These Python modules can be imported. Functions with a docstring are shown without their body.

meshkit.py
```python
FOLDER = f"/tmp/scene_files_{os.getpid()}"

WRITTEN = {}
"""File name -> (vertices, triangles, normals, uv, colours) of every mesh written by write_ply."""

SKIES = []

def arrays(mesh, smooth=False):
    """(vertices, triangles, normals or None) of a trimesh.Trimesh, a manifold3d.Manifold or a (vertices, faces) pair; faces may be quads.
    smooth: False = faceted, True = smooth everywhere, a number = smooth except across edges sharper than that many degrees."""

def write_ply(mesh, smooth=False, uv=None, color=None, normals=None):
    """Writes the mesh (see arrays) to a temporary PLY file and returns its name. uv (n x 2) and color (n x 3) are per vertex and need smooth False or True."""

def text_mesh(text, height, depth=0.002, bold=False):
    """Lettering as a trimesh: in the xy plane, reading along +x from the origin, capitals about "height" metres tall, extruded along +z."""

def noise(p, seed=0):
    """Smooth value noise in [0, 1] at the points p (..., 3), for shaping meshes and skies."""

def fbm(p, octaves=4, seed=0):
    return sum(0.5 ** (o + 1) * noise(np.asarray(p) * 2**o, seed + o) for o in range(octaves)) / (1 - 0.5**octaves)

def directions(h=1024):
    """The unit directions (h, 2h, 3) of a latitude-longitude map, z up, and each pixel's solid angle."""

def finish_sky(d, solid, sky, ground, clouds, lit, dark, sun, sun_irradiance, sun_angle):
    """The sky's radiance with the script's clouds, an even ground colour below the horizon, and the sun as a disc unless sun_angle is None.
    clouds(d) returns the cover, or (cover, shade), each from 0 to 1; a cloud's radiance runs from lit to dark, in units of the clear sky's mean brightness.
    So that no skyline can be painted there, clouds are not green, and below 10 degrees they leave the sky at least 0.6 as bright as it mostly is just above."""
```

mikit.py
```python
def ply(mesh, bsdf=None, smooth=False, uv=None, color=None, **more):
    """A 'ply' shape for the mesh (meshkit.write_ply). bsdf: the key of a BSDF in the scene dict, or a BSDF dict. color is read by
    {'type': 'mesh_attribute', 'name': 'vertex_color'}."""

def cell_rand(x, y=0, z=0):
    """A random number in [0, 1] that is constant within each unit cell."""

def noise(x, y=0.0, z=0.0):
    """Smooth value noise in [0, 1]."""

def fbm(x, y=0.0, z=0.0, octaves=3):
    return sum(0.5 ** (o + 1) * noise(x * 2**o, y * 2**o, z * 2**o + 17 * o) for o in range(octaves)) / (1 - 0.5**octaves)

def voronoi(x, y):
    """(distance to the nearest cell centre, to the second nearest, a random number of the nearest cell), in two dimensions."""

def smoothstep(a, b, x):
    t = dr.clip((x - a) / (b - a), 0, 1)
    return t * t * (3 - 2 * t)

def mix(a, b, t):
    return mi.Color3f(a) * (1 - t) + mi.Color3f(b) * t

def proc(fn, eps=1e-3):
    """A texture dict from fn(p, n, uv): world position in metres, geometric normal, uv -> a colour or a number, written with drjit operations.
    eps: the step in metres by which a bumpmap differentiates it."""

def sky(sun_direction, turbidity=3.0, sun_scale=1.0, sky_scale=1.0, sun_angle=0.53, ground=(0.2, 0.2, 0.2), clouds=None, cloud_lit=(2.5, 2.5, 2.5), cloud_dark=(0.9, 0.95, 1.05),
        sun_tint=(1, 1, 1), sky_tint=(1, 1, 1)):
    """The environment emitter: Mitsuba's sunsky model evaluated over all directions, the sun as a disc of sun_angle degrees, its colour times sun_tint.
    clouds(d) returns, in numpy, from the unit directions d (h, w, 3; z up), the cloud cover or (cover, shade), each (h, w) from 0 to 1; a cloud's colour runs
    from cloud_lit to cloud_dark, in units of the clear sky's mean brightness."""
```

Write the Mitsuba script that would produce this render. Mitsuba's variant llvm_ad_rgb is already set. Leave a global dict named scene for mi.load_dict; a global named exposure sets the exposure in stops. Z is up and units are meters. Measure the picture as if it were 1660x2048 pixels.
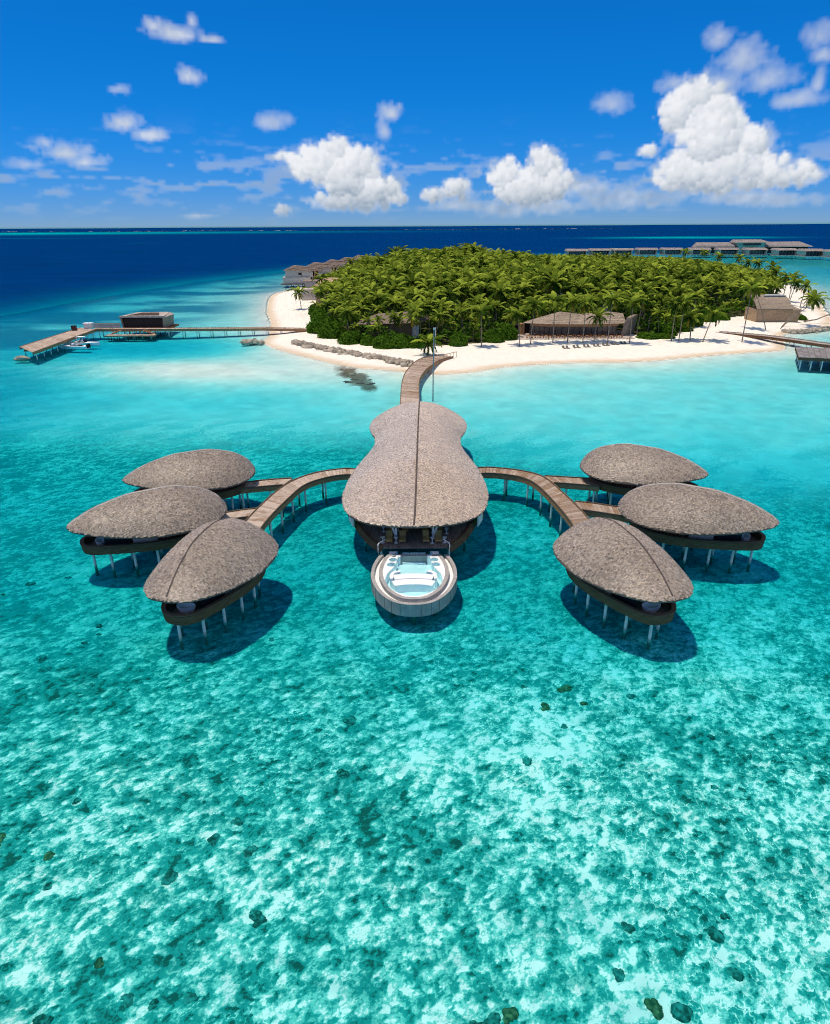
import math, random
import numpy as np, trimesh, shapely
import drjit as dr, mitsuba as mi
import mikit, meshkit
from mikit import noise, fbm, voronoi, cell_rand, smoothstep, mix
from shapely.geometry import Polygon, Point, LineString
from shapely import affinity
from scipy.interpolate import PchipInterpolator

T = mi.ScalarTransform4f
PI = math.pi
rng = np.random.default_rng(7)
scene, labels = {}, {}

# ------------------------------------------------------------------ camera, sky, exposure
exposure = 1.3
PITCH, ROLL, EYE = math.radians(23.054), math.radians(0.345), (0.0, 0.0, 36.0)
up0 = np.array([0, math.sin(PITCH), math.cos(PITCH)])
up = up0 * math.cos(ROLL) + np.array([math.sin(ROLL), 0, 0])
scene['camera'] = {'type': 'perspective', 'fov': 63.38, 'fov_axis': 'x', 'near_clip': 1.0, 'far_clip': 80000.0,
                   'to_world': T().look_at(origin=list(EYE), target=[0, EYE[1] + math.cos(PITCH), EYE[2] - math.sin(PITCH)], up=up.tolist())}
SUN = (-0.20, 0.05, 0.97)

# cumulus banks: (azimuth from north, elevation, half width, half height) in degrees
CL_WHITE = [(20.07, 8.0, 1.7, 1.22), (19.21, 7.25, 1.47, 1.31), (21.25, 5.56, 2.5, 2.43), (23.86, 5.14, 1.41, 1.13), (22.2, 3.67, 3.75, 1.63), (25.6, 3.25, 2.95, 1.0), (19.75, 3.43, 2.03, 1.18),
            (27.63, 2.97, 1.14, 0.6), (21.09, 6.62, 1.93, 1.61),
            (-5.92, 5.26, 1.26, 0.89), (-7.21, 4.26, 2.1, 1.42), (-4.79, 3.76, 2.64, 1.81), (-3.12, 2.39, 2.23, 1.3), (-5.64, 1.8, 2.3, 0.69), (-9.3, 4.71, 1.6, 0.33), (-1.32, 1.93, 0.93, 0.54),
            (9.76, 4.08, 1.55, 1.11), (6.92, 3.52, 1.5, 0.98), (8.92, 2.64, 2.92, 1.35), (10.84, 2.95, 1.33, 1.11), (3.42, 2.59, 1.15, 0.69), (1.61, 2.19, 1.0, 0.54), (17.19, 4.81, 0.76, 0.38), (-10.06, 1.18, 0.6, 0.3)]
CL_GREY = [(20.92, 11.02, 0.92, 0.86), (22.44, 9.82, 1.68, 1.22), (24.17, 8.59, 1.81, 0.96), (26.16, 7.47, 1.62, 0.59), (27.32, 8.27, 0.34, 0.8), (18.5, 8.75, 1.24, 0.65), (26.9, 10.84, 1.06, 0.9), (27.26, 9.82, 0.62, 0.51),
           (14.42, 7.88, 1.3, 0.82), (21.4, 8.64, 1.88, 1.25), (-2.14, 6.5, 0.59, 0.74), (-10.12, 6.96, 1.61, 0.61), (-16.19, 0.74, 1.26, 0.22), (-26.89, 3.94, 1.5, 0.42)]
CL_LOW = [(8.62, 1.26, 4.94, 0.61), (15.96, 1.86, 4.29, 0.79), (21.05, 2.59, 4.35, 0.6), (23.81, 1.73, 3.24, 0.45), (4.02, 1.47, 2.32, 0.46), (26.38, 1.52, 2.8, 0.44), (13.38, 2.41, 1.82, 0.66)]
CL_SOFT = [(-16.4, 11.91, 1.99, 0.71), (-15.22, 12.65, 0.42, 0.58), (-17.7, 12.24, 0.76, 0.57), (-14.12, 11.74, 0.92, 0.3), (-15.91, 9.54, 0.93, 0.66), (-20.55, 8.61, 0.95, 0.44), (-20.69, 6.61, 1.49, 0.9), (-18.93, 5.94, 1.4, 0.53),
           (-24.61, 4.67, 1.93, 0.81), (-23.29, 4.19, 1.59, 0.57), (-25.66, 5.23, 0.61, 0.43), (-1.56, 7.52, 0.92, 0.81)]


def sstep(a, b, x):
    t = np.clip((x - a) / (b - a), 0, 1)
    return t * t * (3 - 2 * t)


def clouds(d):
    az, el = np.degrees(np.arctan2(d[..., 0], d[..., 1])), np.degrees(np.arcsin(np.clip(d[..., 2], -1, 1)))
    cover, shade = np.zeros(az.shape), np.zeros(az.shape)
    m = (el < 60)
    a, e = az[m], el[m]

    def q(k, s, o=4, sy=1.0):
        return meshkit.fbm(np.stack([a * k, e * k * sy, np.full_like(a, 3.3 * s)], -1), o, s)
    wob, wob2 = q(0.75, 1, 5), q(2.2, 2, 4)
    rel = q(0.8, 3, 4)
    rel2 = meshkit.fbm(np.stack([(a - 0.30) * 0.8, (e + 0.30) * 0.8, np.full_like(a, 9.9)], -1), 4, 3)
    billow = np.abs(q(1.5, 4, 3) - 0.5) * 2

    def field(lobes, flat=0.0):
        f = np.full(a.shape, -9.0)
        for la, le, ra, re in lobes:
            dy = (e - le) / re
            dy = np.where(dy < 0, dy * (1 + flat), dy)
            f = np.maximum(f, 1 - np.sqrt(((a - la) / ra) ** 2 + dy ** 2))
        return f
    c, s = np.zeros(a.shape), np.zeros(a.shape)

    def lay(cov, sh):
        nonlocal c, s
        s = s * (1 - cov) + sh * cov
        c = c + (1 - c) * cov
    # pale air towards the horizon and, outside the view, clouds added to lift the ambient light
    lay(0.34 * np.exp(-np.maximum(e, 0) / 1.8), np.full(a.shape, 0.86))
    out = sstep(31, 46, np.abs(a))
    sc = meshkit.fbm(np.stack([d[m][:, 0] / (d[m][:, 2] + 0.25) * 2.2, d[m][:, 1] / (d[m][:, 2] + 0.25) * 2.2, np.full_like(a, 1.7)], -1), 5, 21)
    lay(out * 0.9 * np.clip((sc - 0.48) / 0.14, 0, 1), np.full(a.shape, 0.2))
    # dark thin wisps low over the sea
    w = meshkit.fbm(np.stack([a * 0.42, e * 1.7, np.full_like(a, 5.5)], -1), 6, 31)
    band = np.exp(-((e - 3.1) / 1.9) ** 2)
    lay(0.50 * np.clip((w - 0.54) / 0.12, 0, 1) * band, np.full(a.shape, 1.0))
    f = field(CL_LOW) + 1.5 * (wob - 0.5) + 1.2 * (wob2 - 0.5)
    lay(0.60 * np.clip((f + 0.15) / 0.8, 0, 1), np.clip(0.62 + 1.8 * (rel - rel2), 0.25, 0.9))
    fine = q(4.2, 6, 4)
    f = field(CL_GREY, 0.4) + 1.6 * (wob - 0.5) + 1.0 * (wob2 - 0.5) + 0.2 * (fine - 0.5)
    lay(0.60 * np.clip((f + 0.15) / 1.05, 0, 1), np.clip(0.62 - 0.22 * np.clip(f, 0, 1) + 1.0 * (rel - rel2), 0.35, 0.85))
    f = field(CL_SOFT, 0.6) + 1.6 * (wob - 0.5) + 1.1 * (wob2 - 0.5) + 0.25 * (fine - 0.5)
    lay(0.80 * np.clip((f + 0.10) / 1.0, 0, 1), np.clip(0.60 - 0.34 * np.clip(f, 0, 1) + 0.9 * (rel - rel2), 0.2, 0.8))
    f = field(CL_WHITE, 0.2) + 1.1 * (wob - 0.5) + 1.3 * (wob2 - 0.5) + 0.5 * (fine - 0.5)
    lay(0.62 * np.clip((f + 0.22) / 0.55, 0, 1), np.clip(0.45 + 1.2 * (rel - rel2), 0.2, 0.8))
    # heaped cumulus: many round puffs, each shaded by the sun above and to the left
    pr_ = np.random.default_rng(17)
    near = (np.abs(a) < 34) & (e < 13) & (e > -1)
    wx, wy = a[near] + 0.55 * (wob[near] - 0.5) + 0.34 * (wob2[near] - 0.5) + 0.22 * (fine[near] - 0.5), e[near] + 0.5 * (q(0.8, 8, 3)[near] - 0.5) + 0.34 * (q(2.4, 9, 3)[near] - 0.5) + 0.2 * (q(4.4, 12, 3)[near] - 0.5)
    best, lit, edge = np.full(wx.shape, -9.0), np.zeros(wx.shape), np.full(wx.shape, -9.0)
    L = np.array([-0.45, 0.72, 0.53])
    for la, le, ra, re in CL_WHITE:
        for k in range(int(26 * ra * re) + 12):
            t, rr = pr_.uniform(0, 2 * PI), pr_.uniform() ** 0.6
            px, py = la + ra * rr * math.cos(t) * 0.92, le + re * rr * math.sin(t) * 0.92
            pr = pr_.uniform(0.22, 0.62) * (0.55 + 0.45 * min(re, 1.5)) * (1.1 - 0.35 * rr)
            zc = (1 - rr ** 2) * 0.8 * re + pr_.uniform(0, 0.35)
            g = (np.abs(wx - px) < pr) & (np.abs(wy - py) < pr)
            dx, dy = (wx[g] - px) / pr, (wy[g] - py) / pr
            d2 = dx ** 2 + dy ** 2
            up_ = np.sqrt(np.maximum(1 - d2, 0))
            hgt = np.where(d2 < 1, zc + pr * up_, -9)
            nl = dx * L[0] + dy * L[1] + up_ * L[2]
            w_ = hgt > best[g]
            b_, l_ = best[g], lit[g]
            l_[w_] = nl[w_] * 0.62 + 0.38 * ((px - la) / ra * L[0] + (py - le) / re * L[1] + 0.35)[None].repeat(w_.sum()) if w_.any() else 0
            b_[w_] = hgt[w_]
            best[g], lit[g] = b_, l_
            edge[g] = np.maximum(edge[g], (1 - np.sqrt(d2)) * pr)
    cov, sh = np.zeros(a.shape), np.zeros(a.shape)
    cov[near] = np.clip((edge - 0.03 - 0.30 * np.clip(wob2[near] - 0.52, 0, 1)) / 0.16, 0, 1) * (1 - 0.40 * np.clip((2.0 - e[near]) / 2.0, 0, 1))
    sh[near] = np.clip(0.36 - 0.44 * lit + 0.42 * np.clip((3.0 - e[near]) / 2.2, 0, 1) + 0.35 * (wob[near] - 0.5) + 0.3 * (fine[near] - 0.5), 0.0, 0.72)
    lay(cov, sh)
    cover[m], shade[m] = c, s
    return cover, shade


scene['sky'] = mikit.sky(SUN, turbidity=2.2, sun_angle=2.0, clouds=clouds, cloud_lit=(4.6, 4.7, 4.9), cloud_dark=(0.40, 1.0, 1.7), sky_tint=(0.02, 0.57, 1.22), ground=(0.05, 0.2, 0.2))


# ------------------------------------------------------------------ helpers
def rgb(*c):
    return {'type': 'rgb', 'value': list(c)}


def diffuse(name, col):
    scene[name] = {'type': 'twosided', 'bsdf': {'type': 'diffuse', 'reflectance': col if isinstance(col, dict) else rgb(*col)}}


def glossy(name, col, rough=0.5, spec=0.4, metal=0.0):
    scene[name] = {'type': 'twosided', 'bsdf': {'type': 'principled', 'base_color': col if isinstance(col, dict) else rgb(*col), 'roughness': rough, 'specular': spec, 'metallic': metal}}


_count = {}


def uniq(key):
    if key not in _count:
        _count[key] = 0
        return key
    _count[key] += 1
    return f'{key}_{_count[key]:03d}'


def put(key, mesh, bsdf, smooth=False, label=None, cat=None, group=None, kind=None, **kw):
    """One entry of the scene; its key gets a number when it is taken."""
    key = uniq(key)
    scene[key] = mikit.ply(mesh, bsdf, smooth=smooth, **kw) if not isinstance(mesh, dict) else {**mesh, **kw}
    tag(key, label, cat, group, kind)
    return key


def tag(key, label=None, cat=None, group=None, kind=None):
    d = {k: v for k, v in (('label', label), ('category', cat), ('group', group), ('kind', kind)) if v}
    if d:
        labels[key] = d


def thing(key, label, cat, group=None):
    key = uniq(key)
    tag(key, label, cat, group)
    return key


def cat_m(ms):
    """Joins (vertices, faces) pairs."""
    v, f, n = [], [], 0
    for a, b in ms:
        v.append(np.asarray(a, float)); f.append(np.asarray(b, int) + n); n += len(a)
    return np.vstack(v), np.vstack(f)


BOXF = np.array([[0, 2, 1], [0, 3, 2], [4, 5, 6], [4, 6, 7], [0, 1, 5], [0, 5, 4], [1, 2, 6], [1, 6, 5], [2, 3, 7], [2, 7, 6], [3, 0, 4], [3, 4, 7]])


def hexa(b, t):
    """A solid from four bottom corners (counter-clockwise from above) and four top corners."""
    return np.vstack([b, t]).astype(float), BOXF


def box(cx, cy, z0, sx, sy, z1, rot=0.0):
    c, s = math.cos(rot), math.sin(rot)
    q = [(-sx / 2, -sy / 2), (sx / 2, -sy / 2), (sx / 2, sy / 2), (-sx / 2, sy / 2)]
    xy = [(cx + c * a - s * b, cy + s * a + c * b) for a, b in q]
    return hexa([(x, y, z0) for x, y in xy], [(x, y, z1) for x, y in xy])


def tube(pts, rad, n=8, cap=True):
    pts = np.asarray(pts, float)
    rad = np.broadcast_to(np.asarray(rad, float), (len(pts),))
    d = np.gradient(pts, axis=0)
    d /= np.linalg.norm(d, axis=1, keepdims=True) + 1e-12
    ref = np.array([1.0, 0, 0]) if abs(d[0, 2]) > 0.7 else np.array([0, 0, 1.0])
    a = np.cross(d, ref); a /= np.linalg.norm(a, axis=1, keepdims=True) + 1e-12
    b = np.cross(d, a)
    th = np.arange(n) / n * 2 * PI
    v = (pts[:, None] + rad[:, None, None] * (a[:, None] * np.cos(th)[None, :, None] + b[:, None] * np.sin(th)[None, :, None])).reshape(-1, 3)
    f = []
    for i in range(len(pts) - 1):
        for k in range(n):
            p, q = i * n + k, i * n + (k + 1) % n
            f += [[p, q, q + n], [p, q + n, p + n]]
    if cap:
        e = len(v)
        v = np.vstack([v, pts[:1], pts[-1:]])
        o = (len(pts) - 1) * n
        for k in range(n):
            f += [[e, (k + 1) % n, k], [e + 1, o + k, o + (k + 1) % n]]
    return v, np.array(f)


def prism(poly, z0, z1):
    """Upright solid over a shapely polygon."""
    ms = []
    for g in getattr(poly, 'geoms', [poly]):
        if g.is_empty or g.area < 1e-4:
            continue
        m = trimesh.creation.extrude_polygon(g, z1 - z0, engine='earcut')
        ms.append((m.vertices + [0, 0, z0], m.faces))
    return cat_m(ms)


def sweep(line, prof, closed=False):
    """Profile (offset to the right of travel, height) closed loop, swept along the plan polyline (x, y) or (x, y, z)."""
    line = np.asarray(line, float)
    if line.shape[1] == 2:
        line = np.hstack([line, np.zeros((len(line), 1))])
    d = np.gradient(line[:, :2], axis=0) if not closed else np.roll(line[:, :2], -1, 0) - np.roll(line[:, :2], 1, 0)
    d /= np.linalg.norm(d, axis=1, keepdims=True) + 1e-12
    r = np.stack([d[:, 1], -d[:, 0]], 1)
    prof = np.asarray(prof, float)
    n, m = len(line), len(prof)
    v = np.zeros((n, m, 3))
    v[..., :2] = line[:, None, :2] + r[:, None] * prof[None, :, :1]
    v[..., 2] = line[:, None, 2] + prof[None, :, 1]
    f = []
    for i in range(n if closed else n - 1):
        j = (i + 1) % n
        for k in range(m):
            l = (k + 1) % m
            f += [[i * m + k, j * m + k, j * m + l], [i * m + k, j * m + l, i * m + l]]
    if not closed:
        for k in range(1, m - 1):
            f += [[0, k, k + 1], [(n - 1) * m, (n - 1) * m + k + 1, (n - 1) * m + k]]
    return v.reshape(-1, 3), np.array(f)


def smooth_line(pts, step, closed=False):
    """A Catmull-Rom curve through the points, resampled evenly."""
    p = np.asarray(pts, float)
    q = np.vstack([p[-1:], p, p[:2]]) if closed else np.vstack([2 * p[:1] - p[1:2], p, 2 * p[-1:] - p[-2:-1]])
    out = []
    for i in range(1, len(q) - 2):
        t = np.linspace(0, 1, 12, endpoint=False)[:, None]
        a, b, c, e = q[i - 1], q[i], q[i + 1], q[i + 2]
        out.append(0.5 * (2 * b + (c - a) * t + (2 * a - 5 * b + 4 * c - e) * t ** 2 + (3 * b - a - 3 * c + e) * t ** 3))
    out = np.vstack(out + [q[-2:-1]])
    s = np.r_[0, np.cumsum(np.linalg.norm(np.diff(out, axis=0), axis=1))]
    n = max(3, int(round(s[-1] / step)) + 1)
    u = np.linspace(0, s[-1], n)
    r = np.stack([np.interp(u, s, out[:, k]) for k in range(p.shape[1])], 1)
    return r[:-1] if closed else r


def grid_faces(nx, ny):
    i, j = np.meshgrid(np.arange(nx - 1), np.arange(ny - 1), indexing='ij')
    a = (i * ny + j).ravel()
    return np.vstack([np.stack([a, a + ny, a + ny + 1], 1), np.stack([a, a + ny + 1, a + 1], 1)])


# ------------------------------------------------------------------ the shape of the place: shoreline, reef edge, depth
SHORE = Polygon([(-74, 440), (-81, 404), (-69, 328), (-57, 276), (-52, 245), (-50, 227), (-34.5, 206), (-17.8, 188), (-9, 184), (-3, 181), (5.5, 177), (16, 180), (24, 186), (38, 191), (53, 192.5), (68, 194), (85, 201),
                 (102, 207), (113, 210), (119, 219), (124, 229), (129, 240), (134, 245.5), (142, 247.5), (154, 255), (160, 266), (169, 281), (195, 335), (217, 385), (239, 443), (246, 519), (232, 575), (180, 640), (60, 670),
                 (-30, 640), (-68, 570), (-72, 500)])
SHORE = Polygon(smooth_line(np.array(SHORE.exterior.coords)[:-1], 3.0, closed=True))
DEEP = Polygon([(-9000, 262), (-420, 262), (-260, 262), (-190, 280), (-172, 324), (-171, 381), (-165, 442), (-151, 502), (-129, 562), (-108, 615), (-60, 720), (100, 790), (190, 960), (500, 985), (900, 900), (9000, 900), (60000, 900), (60000, 60000), (-60000, 60000), (-60000, 262)])
PATCHES = [(-650, 1790, 120, 75), (820, 2150, 440, 300), (-3800, 5300, 4700, 2000), (-1700, 2750, 900, 70)]


def signed(poly, x, y):
    p = shapely.points(x, y)
    dd = shapely.distance(poly.exterior, p)
    shapely.prepare(poly)
    return np.where(shapely.contains_xy(poly, x, y), dd, -dd)


def fb(x, y, k, seed, o=4):
    return meshkit.fbm(np.stack([np.asarray(x) * k, np.asarray(y) * k, np.full(np.shape(x), 0.37)], -1), o, seed)


def relief(x, y):
    """Height of land (positive) or sea bed (negative) and two bed covers: reef rubble and sea grass."""
    x, y = np.asarray(x, float), np.asarray(y, float)
    sd, dp = signed(SHORE, x, y), signed(DEEP, x, y)
    far = np.hypot(x, y) > 900
    dp = np.where(far & (dp < 0), np.where(y > 0, dp, -400), dp)
    ds = np.maximum(-sd, 0)
    lag = 0.06 + 1.75 * (1 - np.exp(-ds / 26.0))
    big = fb(x, y, 0.012, 51)
    lag = lag * (0.75 + 0.5 * big) * (1 - 0.62 * sstep(60, 30, y)) * (1 + 0.55 * sstep(45, 70, y) * sstep(135, 95, y))
    # shallow sand bank that runs out to the west from the south point, and a dredged basin behind it
    u = ((x + 62) * 0.96 - (y - 184) * 0.28) / 48, ((x + 62) * 0.28 + (y - 184) * 0.96) / 19
    bank = np.exp(-(u[0] ** 2 + u[1] ** 2) ** 1.2)
    lag = lag * (1 - 0.80 * bank)
    basin = np.exp(-(((x + 92) / 36) ** 2 + ((y - 226) / 20) ** 2) ** 1.5)
    lag = lag + 2.6 * basin
    west = sstep(-45, -120, x) * sstep(260, 170, y)
    lag = lag + 1.8 * west * (1 - bank) * (1 - basin)
    mid = np.exp(-(((x + 42) / 30) ** 2 + ((y - 150) / 17) ** 2))
    lag = lag + 0.7 * mid
    east = sstep(150, 260, x) * sstep(420, 560, y)
    lag = lag + 0.5 * east
    t = sstep(-62, 34, dp + 26 * (fb(x, y, 0.02, 52) - 0.5))
    d = lag * (1 - t) + t * (3.5 + 26.5 * sstep(-20, 150, dp))
    for px, py, rx, ry in PATCHES:
        e = np.exp(-(((x - px) / rx) ** 2 + ((y - py) / ry) ** 2) ** 2)
        d = d * (1 - e) + 1.0 * e
    near = sstep(150, 95, y)
    reef = np.clip(near * (0.75 + 0.5 * fb(x, y, 0.03, 53)) + 0.35 * west, 0, 1) * sstep(6, 30, ds)
    pale = np.exp(-(((x - 60) / 55) ** 2 + ((y - 128) / 40) ** 2) ** 1.5)
    reef = reef * (1 - 0.75 * pale)
    lumps = (fb(x, y, 0.9, 54, 3) - 0.5) * 0.9 + (fb(x, y, 0.3, 55, 3) - 0.5) * 0.8
    d = np.where(y < 140, d + reef * lumps * 0.7 * (d > 0.8), d)
    dw = dp + 26 * (fb(x, y, 0.02, 52) - 0.5)
    belt = sstep(-100, -62, dw) * (y < 900)
    streak = fb(x * 0.35 + y * 0.12, y * 0.9, 0.06, 56)
    grass = np.clip(belt * np.maximum(sstep(0.62, 0.44, streak), sstep(-26, 0, dw)) + 0.5 * west * sstep(0.40, 0.6, fb(x, y, 0.05, 57)), 0, 1) * (1 - bank) * (1 - 0.9 * basin)
    h = np.where(sd > 0, 0.05 + 1.15 * sstep(-1, 16, sd) + 0.25 * (fb(x, y, 0.12, 58) - 0.5) * sstep(6, 16, sd), -np.maximum(d, 0.03))
    return h, sd, dp + 26 * (fb(x, y, 0.02, 52) - 0.5), reef, grass, np.maximum(d, 0.0)


FOREST = Polygon([(-46, 345), (-44, 300), (-38, 268), (-33, 250), (-27, 232), (-20, 222), (-11, 213), (0, 212), (12, 216), (24, 221), (33, 226), (37, 238), (75, 242), (76, 232), (86, 232), (97, 244), (107, 262), (120, 276), (133, 284),
                  (150, 290), (166, 318), (182, 345), (196, 385), (206, 440), (212, 520), (200, 570), (160, 615), (60, 645), (-20, 615), (-40, 560), (-45, 500), (-48, 440), (-49, 390)])


def bed_level(h, y, dp):
    """The bed as it is built: shoaled as refraction makes it look from above."""
    return np.where(h > 0, h, np.maximum(0.55 * h, -1.25 + 1.08 * sstep(-60, -6, dp) * (y > 190)))


def axis(*segs):
    """Concatenates runs (start, stop, step)."""
    out = []
    for a, b, s in segs:
        out.append(np.linspace(a, b, max(1, int(round((b - a) / s))), endpoint=False))
    return np.concatenate(out + [[segs[-1][1]]])


def geo(a, b, n):
    return a * (b / a) ** (np.arange(n) / n)


tail = np.r_[geo(300, 60000, 26), 60000]
gx = np.r_[-tail[::-1], axis((-290, -150, 7), (-150, -60, 2.2), (-60, -34, 0.7), (-34, 34, 0.42), (34, 60, 0.7), (60, 150, 2.2), (150, 290, 7)), tail]
gy = np.r_[axis((-60, 10, 6), (10, 18, 1.5), (18, 62, 0.36), (62, 110, 0.6), (110, 175, 1.6), (175, 270, 1.8), (270, 460, 4), (460, 1000, 10)), geo(1000, 60000, 60), 60000]
X, Y = [a.ravel() for a in np.meshgrid(gx, gy, indexing='ij')]
h, sd, dp, reef, grass, depth = relief(X, Y)
hz = bed_level(h, Y, dp)
F = grid_faces(len(gx), len(gy))
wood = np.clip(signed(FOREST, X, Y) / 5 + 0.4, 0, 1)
V = np.stack([X, Y, hz], 1)
land = hz[F].mean(1) > 0.0
bed_m = trimesh.Trimesh(V, F[~land], process=False)
lnd_m = trimesh.Trimesh(V, F[land], process=False)


def take(faces, uvs):
    used = np.unique(faces)
    back = np.zeros(len(V), int); back[used] = np.arange(len(used))
    return (V[used], back[faces]), uvs[used]


def bed_color(p, n, uv):
    # rubble, sand and coral on the sea bed; current has combed it along one direction
    a, b = p.x * 0.82 + p.y * 0.57, p.y * 0.82 - p.x * 0.57
    n1 = fbm(p.x * 0.10, p.y * 0.10, 1.0)
    n2 = fbm(a * 0.85, b * 1.35, 2.0, 3)
    n3 = fbm(a * 2.8, b * 3.8, 3.0, 4)
    n4 = fbm(a * 9.0, b * 12.0, 5.0, 3)
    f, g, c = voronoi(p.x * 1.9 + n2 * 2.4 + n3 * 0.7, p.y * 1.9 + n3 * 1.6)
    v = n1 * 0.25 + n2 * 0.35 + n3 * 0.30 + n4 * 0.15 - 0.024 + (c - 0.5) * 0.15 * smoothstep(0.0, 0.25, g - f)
    caustic = (1 - smoothstep(0.0, 0.13, g - f)) * smoothstep(0.36, 0.56, noise(p.x * 0.10, p.y * 0.10, 4.0) + 0.012 * p.x) * smoothstep(0.30, 0.55, n3)  # net of caustic light painted into the bed colour
    v = v + caustic * 0.11 + (0.062 * smoothstep(-30, 22, p.x) - 0.020) * smoothstep(75, 45, p.y)
    v = 0.495 + (v - 0.495) * (0.92 - 0.52 * smoothstep(30, 70, p.y))  # contrast fades with distance: scatter in the water painted into the bed
    dark, teal, light, sand = mi.Color3f(0.008, 0.11, 0.088), mi.Color3f(0.015, 0.34, 0.295), mi.Color3f(0.18, 0.64, 0.53), mi.Color3f(0.95, 0.95, 0.85)
    col = mix(dark, teal, smoothstep(0.34, 0.455, v))
    col = mix(col, light, smoothstep(0.465, 0.54, v))
    col = mix(col, sand, smoothstep(0.54, 0.63, v))
    fine = 0.86 + 0.28 * fbm(p.x * 0.35, p.y * 0.35, 5.0)
    plain = mi.Color3f(0.78, 0.78, 0.70) * fine
    sm = 0.6 * fbm(a * 0.13 + n3 * 0.5, b * 0.34 + n2 * 0.5, 8.0, 4) + 0.4 * n3
    mid = mix(mi.Color3f(0.22, 0.58, 0.54), plain, smoothstep(0.36, 0.58, sm))
    col = mix(mix(plain, mid, smoothstep(0.0, 0.35, uv.x)), col, smoothstep(0.2, 0.85, uv.x + 0.35 * (sm - 0.5)))
    col = mix(col, mi.Color3f(0.012, 0.20, 0.30), uv.y * 0.85)  # sea grass; its blue paints in light scattered by the water
    # weed-grown shoal by the walkway
    wa, wb = ((p.x + 14.8) * 0.34 - (p.y - 173.5) * 0.94) / 15.5, ((p.x + 14.8) * 0.94 + (p.y - 173.5) * 0.34) / 4.6
    weed = smoothstep(1.15, 0.10, wa * wa + wb * wb + 2.2 * (fbm(p.x * 0.35, p.y * 0.22, 9.0, 4) - 0.5))
    return mix(col, mix(mi.Color3f(0.075, 0.045, 0.032), mi.Color3f(0.24, 0.165, 0.11), n3), weed * 0.92)


diffuse('bed_material', mikit.proc(bed_color))


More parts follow.
